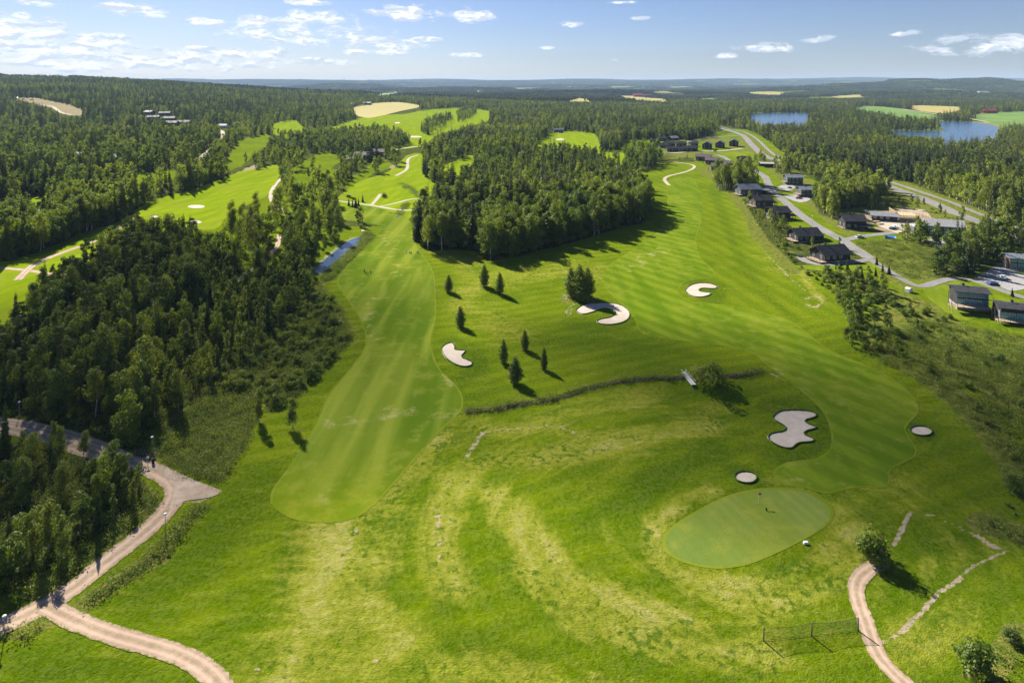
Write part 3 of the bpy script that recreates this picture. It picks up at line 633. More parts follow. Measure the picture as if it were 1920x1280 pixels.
sheet('pond', POND, M['pond'], 'narrow pond beside the long fairway', 6, lift=.05)
for s in STREAM: ribbon('stream', world_line(s, 5), .8, M['pond'], 'narrow creek in the valley')
ribbon('ditch', world_line(DITCH, 8), 2.2, M['ditch'], 'dark weedy ditch crossing the rough', jit=.35)

# ------------------------------------------------------------------ trees
def leaf_mat(name, a, b, tr=.32, var=.35):
    g = G(name); oi = g.n('ObjectInfo', out=5); p = g.pos()
    at = g.attr('tone')
    n = g.noise(p, .09, 2); ns = g.noise(p, .0065, 3)
    f = g.add(g.mul(oi, .55), g.add(g.add(g.mul(g.add(ns, -.5), 2.2), g.mul(g.add(n, -.5), .8)), g.mul(g.add(at, -.5), .75)))
    c = g.mix(g.sm(f, -.4, .95), a, b)
    d = g.n('BsdfDiffuse', Color=c); t = g.n('BsdfTranslucent', Color=g.mix(1, c, (1.25, 1.25, .6), 'MULTIPLY'))
    gl = g.n('BsdfGlossy', Color=(.5, .5, .5), Roughness=.5)
    s = g.n('MixShader', Fac=tr, i1=d, i2=t)
    s = g.n('MixShader', Fac=.035, i1=s, i2=gl)
    return g.sun_surface(s)
M['lf_birch'] = leaf_mat('birch leaves', (.075, .115, .014), (.25, .29, .028), .5)
M['lf_broad'] = leaf_mat('broad leaves', (.050, .092, .012), (.185, .24, .022), .48)
M['lf_spruce'] = leaf_mat('spruce needles', (.032, .056, .010), (.135, .165, .018), .36)
M['lf_pine'] = leaf_mat('pine needles', (.036, .062, .014), (.13, .16, .024), .34)
M['lf_shrub'] = leaf_mat('shrub leaves', (.070, .120, .012), (.23, .28, .026), .48)
M['lf_herb'] = leaf_mat('tall grass and herbs', (.08, .135, .010), (.23, .265, .026), .45)
M['bark_birch'] = plain('birch bark', (.52, .50, .47), .8, .4, 2.5)
M['bark_dark'] = plain('brown bark', (.10, .075, .055), .9, .4, 3)
M['bark_pine'] = plain('orange pine bark', (.26, .13, .065), .9, .4, 2)

def leaves(P, N, size, asp=.6, seed=0, jit=.5):
    r = np.random.default_rng(seed); n = len(P)
    N = N + r.normal(0, jit, (n, 3)); N /= np.linalg.norm(N, axis=1)[:, None] + 1e-9
    A = np.cross(N, r.normal(0, 1, (n, 3))); A /= np.linalg.norm(A, axis=1)[:, None] + 1e-9
    B = np.cross(N, A); s = (size * r.uniform(.6, 1.3, n))[:, None]
    q = np.stack([P - A * s * .5, P - B * s * asp * .5 + A * s * .1, P + A * s * .5, P + B * s * asp * .5 - N * s * .12], 1)
    f = np.arange(4 * n).reshape(n, 4)
    tone = np.repeat(r.uniform(0, 1, n), 4)
    return q.reshape(-1, 3), f, tone
def crown_mesh(name, parts, m):
    V = []; Fc = []; Tn = []; k = 0
    for v, f, t in parts: V.append(v); Fc.append(f + k); Tn.append(t); k += len(v)
    me = fastmesh(name, np.concatenate(V), np.concatenate(Fc), m, smooth=False); addattr(me, 'tone', np.concatenate(Tn)); return me
def lumps(L, n, size, seed, asp=.65, fill=.25):
    """leaf clumps spread over and inside a set of lobes (cx,cy,cz,rx,rz)"""
    r = np.random.default_rng(seed); out = []
    w = np.array([l[3] * l[3] for l in L]); w = w / w.sum()
    for i, (cx, cy, cz, rx, rz) in enumerate(L):
        k = max(6, int(n * w[i])); d = r.normal(0, 1, (k, 3)); d /= np.linalg.norm(d, axis=1)[:, None]
        rr = np.where(r.random(k) < fill, r.uniform(.2, .8, k), r.uniform(.8, 1.08, k))
        P = np.stack([cx + d[:, 0] * rx * rr, cy + d[:, 1] * rx * rr, cz + d[:, 2] * rz * rr], -1)
        v, f, t = leaves(P, d * 1.1 + np.array([0, 0, .35]), size, asp, seed + i)
        t = np.clip(t * .5 + r.uniform(0, .5), 0, 1)      # whole lobes differ in tone, as twigs of different age do
        out.append((v, f, t))
    return out
def birch_lobes(h, r, seed, base=.28, n=17):
    q = random.Random(seed); L = []
    for k in range(n):
        t = base + (1 - base) * (k + .5) / n; prof = math.sin(min(1, (1 - t) / (1 - base) * 1.25 + .12) * math.pi * .62) ** .8
        a = q.uniform(0, 6.28); rad = r * prof * q.uniform(.3, .75); lr = r * (.30 + .28 * prof) * q.uniform(.8, 1.2)
        L.append((math.cos(a) * rad, math.sin(a) * rad, h * t * .97, lr, lr * q.uniform(.9, 1.5)))
    return L
def round_lobes(h, r, seed, base=.22, n=20):
    q = random.Random(seed); L = [(0, 0, h * .6, r * .62, h * .26)]
    for k in range(n):
        t = q.uniform(base, .93); u = (t - base) / (1 - base); prof = math.sqrt(max(0.05, 1 - (2 * u - .85) ** 2 * .72))
        a = 2.4 * k + q.uniform(-.4, .4); rad = r * prof * q.uniform(.45, .78); lr = r * q.uniform(.26, .42)
        L.append((math.cos(a) * rad, math.sin(a) * rad, h * t, lr, lr * q.uniform(.8, 1.15)))
    return L
def oval_lobes(h, r, seed):
    q = random.Random(seed); L = []
    for k in range(16):
        t = .08 + .88 * k / 15; prof = (math.sin(math.pi * min(1, t ** .75 * .93 + .06))) ** .7
        a = 2.4 * k; L.append((math.cos(a) * r * prof * .3, math.sin(a) * r * prof * .3, h * t, r * max(.25, prof * .78), h * .095))
    return L
def spruce_crown(h, r, seed, levels=22, nb=9, m=None, base=.07, size=1.0):
    q = np.random.default_rng(seed); V = []; Fc = []; Tn = []
    for l in range(levels):
        t = base + (1 - base) * (l / levels) ** .92; z = h * t; rad = r * (1 - (t - base) / (1 - base)) ** .85 + .12
        rad *= q.uniform(.85, 1.12); n = max(4, int(nb * (.45 + .55 * rad / r))); a0 = q.uniform(0, 6.28)
        for k in range(n):
            a = a0 + 2 * math.pi * k / n + q.uniform(-.2, .2); L = rad * q.uniform(.72, 1.1); w = L * q.uniform(.20, .30) * size + .08
            d = np.array([math.cos(a), math.sin(a), 0]); s = np.array([-math.sin(a), math.cos(a), 0]); dr = q.uniform(.22, .5)
            p0 = np.array([0, 0, z]); p1 = p0 + d * L * .55 + np.array([0, 0, -L * dr * .4]); p2 = p0 + d * L + np.array([0, 0, -L * dr * .8])
            i = len(V); hw = np.array([0, 0, -w * .75])
            V += [p0 + s * w * .3, p1 + s * w + hw, p2, p1 - s * w + hw, p0 - s * w * .3, p1 + np.array([0, 0, w * .35])]
            Fc += [(i, i + 1, i + 2, i + 5), (i + 4, i + 5, i + 2, i + 3), (i, i + 5, i + 4, i + 4)]
            tn = q.uniform(0, 1); Tn += [tn * .6, tn, min(1, tn + .3), tn, tn * .6, tn]
    Fc = [f for f in Fc if len(set(f)) == 4]
    # leader
    i = len(V); V += [np.array([.12, 0, h * .93]), np.array([0, .12, h * .93]), np.array([-.12, -.1, h * .93]), np.array([0, 0, h * 1.03])]; Tn += [.8] * 4
    Fc += [(i, i + 1, i + 3, i + 3), (i + 1, i + 2, i + 3, i + 3)]
    Fc = [f for f in Fc if len(set(f)) == 4]
    me = fastmesh('spruce_crown', np.array(V), np.array(Fc), m, smooth=False); addattr(me, 'tone', Tn); return me
def trunk_mesh(h, r, m, seed, limbs=4, n=7, lean=.02, limb0=.35, limblen=.22):
    q = random.Random(seed); b = MB(); pts = []; x = y = 0
    for k in range(6):
        t = k / 5; pts.append((x, y, h * .96 * t - (.3 if k == 0 else 0))); x += q.uniform(-1, 1) * h * lean; y += q.uniform(-1, 1) * h * lean
    b.tube(pts, [r * (1 - .85 * k / 5) * (1.3 if k == 0 else 1) for k in range(6)], n)
    for k in range(limbs):
        t = limb0 + (.9 - limb0) * k / max(1, limbs); a = 2.4 * k + q.uniform(0, 1); i = min(4, int(t * 5)); p = Vector(pts[i]).lerp(Vector(pts[i + 1]), t * 5 - i)
        L = h * limblen * (1.15 - t); d = Vector((math.cos(a), math.sin(a), .75))
        b.tube([p, p + d * L * .5, p + d * L * .8 + Vector((0, 0, L * .25))], [r * .4 * (1.1 - t), r * .25 * (1.1 - t), .03], 5)
    return b.mesh('trunk', m, smooth=True)
PROTO = {}
PROTO['birch'] = [(crown_mesh('crown', lumps(birch_lobes(13.5, rr, s, bs), 2300, .46, s), M['lf_birch']), trunk_mesh(13, .17, M['bark_birch'], s, 5)) for s, rr, bs in ((1, 2.2, .22), (2, 2.7, .3), (3, 1.9, .16), (4, 2.4, .42))]
PROTO['broad'] = [(crown_mesh('crown', lumps(round_lobes(12.5, rr, s, bs), 3200, .48, s), M['lf_broad']), trunk_mesh(11.5, .22, M['bark_dark'], s, 6)) for s, rr, bs in ((11, 3.0, .12), (12, 3.5, .18), (13, 2.6, .1))]
PROTO['spruce'] = [(spruce_crown(17.5, rr, s, lv, 10, M['lf_spruce']), trunk_mesh(17, .2, M['bark_dark'], s, 0)) for s, rr, lv in ((21, 2.5, 26), (22, 2.1, 24), (23, 2.9, 28))]
PROTO['pine'] = [(crown_mesh('crown', lumps([(a * 1.0, b * 1.0, z, rr, rr * .62) for a, b, z, rr in L], 1100, .5, s), M['lf_pine']), trunk_mesh(17.5, .2, M['bark_pine'], s, 6, limb0=.55, limblen=.14))
   for s, L in ((31, [(0,0,17,1.2),(1.2,.4,15.8,1.3),(-1.2,.6,15.2,1.4),(.3,-1.4,14.4,1.4),(-.8,-.9,13.4,1.2),(1.6,-.6,13.2,1.1),(-.2,1.5,12.4,1.2),(.8,1.1,11,.8)]),
                (32, [(0,0,17.2,1.1),(-1.3,.2,16,1.2),(1.3,.9,15.6,1.3),(0,-1.5,15,1.2),(1.4,-1,13.8,1.1),(-1.2,1.3,13.6,1.2),(-1.1,-1.1,12.1,.9)]))]
PROTO['shrub'] = [(crown_mesh('crown', lumps([(random.Random(s + k).uniform(-1.4, 1.4) * sp, random.Random(s * 3 + k).uniform(-1.4, 1.4) * sp, random.Random(s * 7 + k).uniform(.8, 2.2), random.Random(s * 9 + k).uniform(.6, 1.1), random.Random(s * 5 + k).uniform(.6, 1.1)) for k in range(9)], 1500, .30, s), M['lf_shrub']), trunk_mesh(1.6, .08, M['bark_dark'], s, 3, 5)) for s, sp in ((41, 1), (42, 1.25), (43, .75))]
PROTO['oval'] = [(crown_mesh('crown', lumps(oval_lobes(6.2, 1.55, s), 4200, .27, s, fill=.45), M['lf_broad']), trunk_mesh(5.6, .11, M['bark_dark'], s, 3)) for s in (51, 52)]
NAMES = dict(birch='birch_tree', broad='broadleaf_tree', spruce='spruce_tree', pine='pine_tree', shrub='shrub', oval='young_tree')
def place_tree(kind, var, loc, rz, sc, label, cat='tree', group=None, wide=1.0):
    c, t = PROTO[kind][var % len(PROTO[kind])]
    r = empty(NAMES[kind], loc, rz, label, cat, group); r.scale = (sc * wide, sc * wide, sc)
    link(c, 'crown', r); link(t, 'trunk', r); return r
# low detail copies for the stuff: crown and trunk in one mesh
def joinmesh(name, a, b):
    V = []; Fc = []; mi = []; tn = []; k = 0
    for j, me in enumerate((a, b)):
        n = len(me.vertices); co = np.empty(n * 3, np.float32); me.vertices.foreach_get('co', co); V += [tuple(q) for q in co.reshape(-1, 3)]
        for pl in me.polygons: Fc.append(tuple(k + i for i in pl.vertices)); mi.append(j)
        if 'tone' in me.attributes:
            t = np.empty(n, np.float32); me.attributes['tone'].data.foreach_get('value', t); tn += list(t)
        else: tn += [.5] * n
        k += n
    me = bpy.data.meshes.new(name); me.from_pydata(V, [], Fc); me.materials.append(a.materials[0]); me.materials.append(b.materials[0])
    me.polygons.foreach_set('material_index', mi); addattr(me, 'tone', tn); me.update(); return me
LOW = {}
LOW['birch'] = [joinmesh('birch', crown_mesh('c', lumps(birch_lobes(13.5, rr, s, bs, 11), 420, .95, s), M['lf_birch']), trunk_mesh(13, .17, M['bark_birch'], s, 0, 4)) for s, rr, bs in ((61, 2.3, .2), (62, 2.9, .26), (67, 1.8, .36), (68, 2.5, .12))]
LOW['broad'] = [joinmesh('broad', crown_mesh('c', lumps(round_lobes(12.5, rr, s, .1, 12), 480, 1.0, s), M['lf_broad']), trunk_mesh(11, .22, M['bark_dark'], s, 0, 4)) for s, rr in ((63, 3.2), (64, 2.6), (69, 3.8))]
LOW['spruce'] = [joinmesh('spruce', spruce_crown(17.5, rr, s, 14, 8, M['lf_spruce'], size=1.3), trunk_mesh(16, .2, M['bark_dark'], s, 0, 4)) for s, rr in ((65, 2.6), (66, 1.9), (70, 3.1))]
LOW['pine'] = [joinmesh('pine', PROTO['pine'][0][0], PROTO['pine'][0][1])]
LOW['shrub'] = [joinmesh('shrub', PROTO['shrub'][k][0], PROTO['shrub'][k][1]) for k in range(3)]

# points -----------------------------------------------------------
def jgrid(y0, y1, sp, pxpad=120):
    out = []
    ys = np.arange(y0, y1, sp)
    for y in ys:
        xm = (960 + pxpad) / F * y; x = np.arange(-xm, xm, sp)
        out.append(np.stack([x + rng.uniform(-.42, .42, len(x)) * sp, y + rng.uniform(-.42, .42, len(x)) * sp], -1))
    return np.concatenate(out)
def nearroad(x, y, extra=1.6):
    bad = np.zeros(len(x), bool)
    for nme, w, k, W, lab in ROADW:
        xs = [p[0] for p in W]; ys = [p[1] for p in W]; e = w / 2 + extra
        m = (x > min(xs) - e) & (x < max(xs) + e) & (y > min(ys) - e) & (y < max(ys) + e) & ~bad
        if m.any():
            d = pdist(x[m], y[m], W, 1.0); ii = np.where(m)[0]; bad[ii[d < e + y[ii] * .002]] = True
    return bad
HS = [(1555,488,9),(1510,450,8),(1460,410,9),(1427,387,9),(1403,365,9),(1433,360,6),(1485,345,8),(1513,368,8),(1600,427,9),(1620,428,6),(1658,412,11),(1700,410,13),(1765,440,13),(1735,435,8),(1812,575,9),(1905,600,10),(1905,505,10),
      (1437,312,12),(1323,279,10),(1347,276,10),(1373,273,10),(1240,264,10),(1260,262,10),(1255,273,10),(1277,274,10),(1258,283,10),(1292,282,11),(1318,300,10),(1335,308,10),(1350,320,12),(1205,246,12),(1172,250,10),
      (160,297,16),(210,303,14),(418,240,12),(663,305,14),(680,298,12),(707,292,14),(280,214,14),(308,216,14),(288,224,16),(318,226,16),(345,234,16),(320,234,12),(975,226,14),(1000,228,14),(1047,248,12),(1855,214,20)]
HSW = [(*gp(a, b), r) for a, b, r in HS]
def nearhouse(x, y, k=1.0, front=True):
    bad = np.zeros(len(x), bool)
    for hx, hy, r in HSW:
        bad |= (np.abs(x - hx) < r * k) & (y - hy < r * k) & (y - hy > -r * (1.0 + (1.3 if hy > 330 else .4) * front))
    return bad
def kinds_default(px, py, x, y):
    """which kind grows where: spruce on the hill and by the lake, birch round the golf holes"""
    n = waves(x, y, 260, 6, 6) * 1.4
    s = .42 + .30 * n + .25 * sstep(px, 1330, 1560) * (1 - sstep(py, 300, 420)) + .22 * (1 - sstep(py, 215, 300)) * (1 - sstep(px, 350, 620))
    s = np.where((px > 430) & (px < 830) & (py > 240) & (py < 420), .18, s)
    s = np.clip(s, .08, .93); u = rng.random(len(px))
    b = rng.random(len(px)) < .45
    return np.where(u < s, 2, np.where(b, 0, 1))
KN = ['birch', 'broad', 'spruce', 'pine', 'shrub']
rec = []
for y0, y1, sp in ((88, 420, 3.6), (420, 1000, 5.6), (1000, 2700, 10.5)):
    P = jgrid(y0, y1, sp); x, y = P[:, 0], P[:, 1]; z = T(x, y); px, py = toimg(x, y, z)
    c = classify(px, py)
    keep = c != 0
    dens = np.full(len(x), 1.0); kd = kinds_default(px, py, x, y); hf = 1.0 + 0 * x
    park = pip(px, py, parkp); dens[(c == -1) & (px < 900) & (py > 225) & (py < 330)] = .5; dens[(c == -1) & (px > 400) & (px < 860) & (py > 240) & (py < 330)] = .3; dens[park] = .14; kd[park & (kd == 2)] = 0; hf[park] = 1.0
    hillp = pip(px, py, [(150,300),(430,300),(410,255),(330,235),(250,250),(160,250)]); dens[hillp] = .7
    hf[c == -1] = 1.12; hf[(c == -1) & (px > 1300)] = 1.2; kd[(c == -1) & (px > 1450) & (py > 345) & (rng.random(len(px)) < .6)] = 0
    big = y0 >= 1000
    for i, (zn, poly, dn, kw, h) in enumerate(ZONES):
        m = c == i + 1
        if not m.any(): continue
        ks = list(kw); kd[m] = rng.choice([KN.index(k) for k in ks], m.sum(), p=np.array([kw[k] for k in ks]) / sum(kw.values())); dens[m] = dn * (.8 if zn in ('wood', 'corner') else 1); hf[m] = h
    # front row of the middle wood is broadleaf, tall pines only in the upper left of the dark wood
    m = (c > 0) & pip(px, py, [(905,500),(905,440),(1060,400),(1225,350),(1230,410)]); kd[m] = np.where(rng.random(m.sum()) < .85, 1, 0)
    zi = [i + 1 for i, zz in enumerate(ZONES) if zz[0] == 'wood'][0]
    m = (c == zi) & (px > 330) & (kd == 3) & (py > 560); kd[m] = 1
    zc = [i + 1 for i, zz in enumerate(ZONES) if zz[0] == 'centre'][0]; hf[(c == zc) & (py < 385)] = .95; dens[(c == zc) & (py < 340)] = .5
    m = (c == zi) & (py > 560); hf[m] = .66
    m = (c == zi) & pip(px, py, [(330,800),(240,560),(420,520),(588,530),(480,690),(400,740)]) & (rng.random(len(px)) < .8); hf[m] = .5
    m = (c == zi) & pip(px, py, [(60,800),(60,640),(200,480),(340,440),(380,540),(300,640),(290,800)]); hf[m] = .92
    keep &= rng.random(len(x)) < dens
    fz = (c == -1)
    for i, zz in enumerate(ZONES):
        if zz[0] in ('park', 'leftrow', 'farrow'): fz |= c == i + 1
    hide = np.zeros(len(x), bool)
    for fr in (4.5, 8.5, 12.5):
        top = py - fr / y * F
        for q in list(OPEN.values()): hide |= pip(px, top, q)
    zmask = np.zeros(len(x), bool)
    for i, zz in enumerate(ZONES):
        if zz[0] in ('leftrow', 'farrow'): zmask |= c == i + 1
    keep &= ~(hide & fz & ~zmask & (rng.random(len(px)) < .88))
    if y0 >= 900:      # trees just in front of the far fields and the lake shore are cleared as well
        top = py - 11 / y * F
        for q in [f[2] for f in FIELDS] + [LAKE1, LAKE2, OPEN['fargolf'], OPEN['clearing']]: keep &= ~(pip(px, top, q) & (c == -1))
        cols2 = [(a_, b_) for a_, b_, r_ in HS if b_ < 262]
        for a_, b_ in cols2: keep &= ~((np.abs(px - a_) < 13) & (py > b_) & (py < b_ + 9) & (rng.random(len(px)) < .9))
    keep &= ~nearroad(x, y, 2.2 if y0 < 1000 else 11); keep &= ~nearhouse(x, y)
    x, y, z, px, py, c, kd, hf = (a[keep] for a in (x, y, z, px, py, c, kd, hf))
    sc = hf * rng.uniform(.55, 1.28, len(x)) * (1.05 if big else 1)
    sc = np.where(kd == 4, hf * rng.uniform(.45, 1.1, len(x)), sc)
    hz = [i + 1 for i, zz in enumerate(ZONES) if zz[0] in ('hedge', 'wood')]; sc = np.where((kd == 4) & np.isin(c, hz), sc * 2.0, sc)
    sc = np.where((kd == 2) & (hf == 1), sc * .98, sc)
    for a in zip(x, y, z, kd, sc, c, px, py): rec.append(a)
rec = np.array(rec)
print('trees', len(rec))
ZL = dict(corner=('in the small wood at the bottom left corner', 'in the bottom left wood'), wood=('in the dark wood left of the long fairway', 'in the dark wood'), shrubland=('in the scrub belt between the dark wood and the long fairway', 'in the scrub belt'),
          centre=('in the dense wood between the two fairways', 'in the middle wood'), village=('growing between the village houses', 'between the houses'), hedge=('in the dark thicket below the village', 'in the thicket below the village'), park=('on the bright grass between the dark wood and the valley', 'in the open park like wood'), leftrow=('in the broad row of trees left of the left fairway', 'in the left row'), farrow=('in the rows between the far golf holes', 'between the far golf holes'), slope=('on the weedy slope right of the right fairway', 'on the weedy slope'),
          bracken=('in the low green patch', 'in the low patch'))
def zone_text(kind, c, px, py):
    adj = dict(birch='pale trunked birch', broad='leafy round crowned tree', spruce='dark pointed spruce', pine='tall pine with bare orange trunk', shrub='low rounded green bush')[kind]
    pl = dict(birch='birches', broad='round crowned trees', spruce='spruces', pine='pines', shrub='bushes')[kind]
    if c > 0: a, b = ZL[ZONES[int(c) - 1][0]]
    elif px > 1300: a, b = 'in the tall forest beyond the village road', 'in the forest beyond the village road'
    elif px > 780: a, b = 'above the middle wood near the far holes', 'above the middle wood'
    elif px > 430: a, b = 'scattered on grass around the valley path', 'around the valley path'
    else: a, b = 'in the forest on the left behind the fairways', 'in the left forest'
    return adj + ' ' + a, pl + ' ' + b
LIM = dict(birch=290, broad=290, spruce=290, pine=90, shrub=290)
inframe = (rec[:, 6] > -40) & (rec[:, 6] < 1960)
rest = {}
for ki, kn in enumerate(KN):
    ii = np.where(rec[:, 3] == ki)[0]
    size = rec[ii, 4] / rec[ii, 1] * inframe[ii]
    order = ii[np.argsort(-size)]
    for n_, i in enumerate(order[:LIM[kn]]):
        x, y, z, _, sc, c, px, py = rec[i]; lab, grp = zone_text(kn, c, px, py)
        place_tree(kn, int(rng.integers(0, 9)), (x, y, z - .1), rng.uniform(0, 6.28), sc, lab, 'bush' if kn == 'shrub' else 'tree', grp, wide=rng.uniform(.9, 1.15))
    rest[kn] = order[LIM[kn]:]

# geometry nodes scatter ---------------------------------------------
def scatter(name, pts, rot, scl, var, protos, label, cat='forest'):
    me = bpy.data.meshes.new(name); me.from_pydata([tuple(p) for p in pts], [], [])
    addattr(me, 'rot', rot); addattr(me, 'scl', scl); addattr(me, 'var', var, 'INT')
    o = bpy.data.objects.new(name, me); COL.objects.link(o)
    ng = bpy.data.node_groups.new(name, 'GeometryNodeTree')
    ng.interface.new_socket('Geometry', in_out='INPUT', socket_type='NodeSocketGeometry'); ng.interface.new_socket('Geometry', in_out='OUTPUT', socket_type='NodeSocketGeometry')
    N = ng.nodes; L = ng.links; gi = N.new('NodeGroupInput'); go = N.new('NodeGroupOutput')
    jn = N.new('GeometryNodeJoinGeometry')
    for pr in reversed(protos):
        oi = N.new('GeometryNodeObjectInfo'); oi.inputs['Object'].default_value = pr; oi.inputs['As Instance'].default_value = True; L.new(oi.outputs['Geometry'], jn.inputs[0])
    ip = N.new('GeometryNodeInstanceOnPoints'); ip.inputs['Pick Instance'].default_value = True
    def at(nm, t):
        a = N.new('GeometryNodeInputNamedAttribute'); a.data_type = t; a.inputs['Name'].default_value = nm; return a.outputs['Attribute']
    cx = N.new('ShaderNodeCombineXYZ'); L.new(at('rot', 'FLOAT'), cx.inputs['Z']); e2r = N.new('FunctionNodeEulerToRotation'); L.new(cx.outputs[0], e2r.inputs[0])
    L.new(gi.outputs[0], ip.inputs['Points']); L.new(jn.outputs[0], ip.inputs['Instance']); L.new(at('var', 'INT'), ip.inputs['Instance Index'])
    L.new(e2r.outputs[0], ip.inputs['Rotation']); cs = N.new('ShaderNodeCombineXYZ'); sa = at('scl', 'FLOAT')
    for k in range(3): L.new(sa, cs.inputs[k])
    L.new(cs.outputs[0], ip.inputs['Scale']); L.new(ip.outputs[0], go.inputs[0])
    md = o.modifiers.new('scatter', 'NODES'); md.node_group = ng
    return tag(o, label, cat, None, 'stuff')
LABS = dict(birch='birches filling the mixed woods away from the camera', broad='round leafy trees filling the woods away from the camera', spruce='dark spruces filling the forest and the left hillside', pine='tall pines standing further back in the woods', shrub='low bushes and scrub between the woods and fairways')
for ki, kn in enumerate(KN):
    r_ = rec[rest[kn]]
    if not len(r_): continue
    # one real tree of each low detail shape stands among the others and is the source of the copies
    protos = []
    for k, me in enumerate(LOW[kn]):
        x, y, z, _, sc, c, px, py = r_[k]; lab, grp = zone_text(kn, c, px, py)
        o = link(me, NAMES[kn]); o.location = (x, y, z - .1); o.scale = (sc,) * 3; tag(o, lab, 'bush' if kn == 'shrub' else 'tree', grp); protos.append(o)
    r_ = r_[len(protos):]
    scatter(dict(birch='birch_wood', broad='leafy_wood', spruce='spruce_forest', pine='pine_wood', shrub='scrub')[kn], r_[:, :3] - np.array([0, 0, .1]), rng.uniform(0, 6.28, len(r_)), r_[:, 4], rng.integers(0, len(protos), len(r_)), protos, LABS[kn])

# far forest: patches of trees
def patch_mesh(rad, n, seed, spr):
    q = np.random.default_rng(seed); V = []; Fc = []; Mi = []; Tn = []
    for k in range(n):
        a = q.uniform(0, 6.28); d = rad * math.sqrt(q.random()); cx, cy = d * math.cos(a), d * math.sin(a); h = q.uniform(12, 20); tn = q.random()
        if q.random() < spr:
            r = q.uniform(2.4, 3.6)
            for l in range(4):
                z0 = h * (.05 + .22 * l); z1 = min(h, z0 + h * .42); rr = r * (1 - l * .22); i = len(V); m = 6; ph = q.uniform(0, 6)
                for j in range(m): t = 2 * math.pi * j / m + ph; V.append((cx + math.cos(t) * rr * q.uniform(.8, 1.2), cy + math.sin(t) * rr * q.uniform(.8, 1.2), z0 + q.uniform(-.6, .6)))
                V.append((cx, cy, z1)); Fc += [(i + j, i + (j + 1) % m, i + m) for j in range(m)]; Mi += [0] * m; Tn += [tn] * (m + 1)
        else:
            r = q.uniform(3, 4.6); 
            for l in range(4):
                ox, oy, oz = cx + q.uniform(-1, 1) * r * .5, cy + q.uniform(-1, 1) * r * .5, h * q.uniform(.35, .8); rr = r * q.uniform(.5, .8); i = len(V); m = 6
                for zz, rf in ((-.9, .5), (.1, 1), (.75, .6)):
                    for j in range(m): t = 2 * math.pi * (j + zz) / m; V.append((ox + math.cos(t) * rr * rf * q.uniform(.75, 1.2), oy + math.sin(t) * rr * rf * q.uniform(.75, 1.2), oz + zz * rr * 1.2))
                V.append((ox, oy, oz + rr * 1.25))
                for b in (0, m): Fc += [(i + b + j, i + b + (j + 1) % m, i + b + m + (j + 1) % m) for j in range(m)] + [(i + b + j, i + b + m + (j + 1) % m, i + b + m + j) for j in range(m)]; Mi += [1] * (2 * m)
                Fc += [(i + 2 * m + j, i + 2 * m + (j + 1) % m, i + 3 * m) for j in range(m)]; Mi += [1] * m; Tn += [tn] * (3 * m + 1)
    me = fastmesh('patch', np.array(V), np.array(Fc), [M['lf_spruce'], M['lf_broad']], smooth=False)
    me.polygons.foreach_set('material_index', np.array(Mi, np.int32)); addattr(me, 'tone', Tn); return me
PM = [patch_mesh(32, 34, s, sp) for s, sp in ((71, .9), (72, .7), (73, .4), (74, .1))] 
PF = [patch_mesh(75, 60, s, sp) for s, sp in ((75, .75), (76, .35))]
fp = []
for y0, y1, sp, k in ((2700, 6200, 46, 0), (6200, 17500, 130, 1)):
    P = jgrid(y0, y1, sp, 60); x, y = P[:, 0], P[:, 1]; z = T(x, y); px, py = toimg(x, y, z)
    c = classify(px, py); keep = c != 0
    top = py - 9 / y * F
    for q in [f[2] for f in FIELDS]: keep &= ~pip(px, top, q)
    keep &= ~nearroad(x, y, 12) & (waves(x, y, 900, 9, 6) < (.30 if k == 0 else .34)); fp.append(np.stack([x, y, z, np.full(len(x), k)], -1)[keep])
    print('patches', keep.sum())
protos = []
for j, (me, src) in enumerate([(m_, fp[0]) for m_ in PM] + [(m_, fp[1]) for m_ in PF]):
    o = link(me, 'grove'); x, y, z, _ = src[len(src) // 2 + j * 3]; o.location = (x, y, z); protos.append(tag(o, 'grove of trees in the distant blue forest', 'grove', 'distant groves', 'stuff'))
A0 = fp[0]; n0 = waves(A0[:, 0], A0[:, 1], 600, 2, 6) * 1.6 + rng.uniform(-.6, .6, len(A0)); v0 = np.clip((n0 + 1) * 2, 0, 3).astype(int)
A1 = fp[1]; v1 = 4 + (rng.random(len(A1)) < .4)
AA = np.concatenate([A0, A1]); vv = np.concatenate([v0, v1])
scatter('distant_forest', AA[:, :3], rng.uniform(0, 6.28, len(AA)), np.where(AA[:, 3] == 0, rng.uniform(.8, 1.15, len(AA)), rng.uniform(1, 1.5, len(AA))), vv, protos, 'endless blue green forest reaching the horizon')

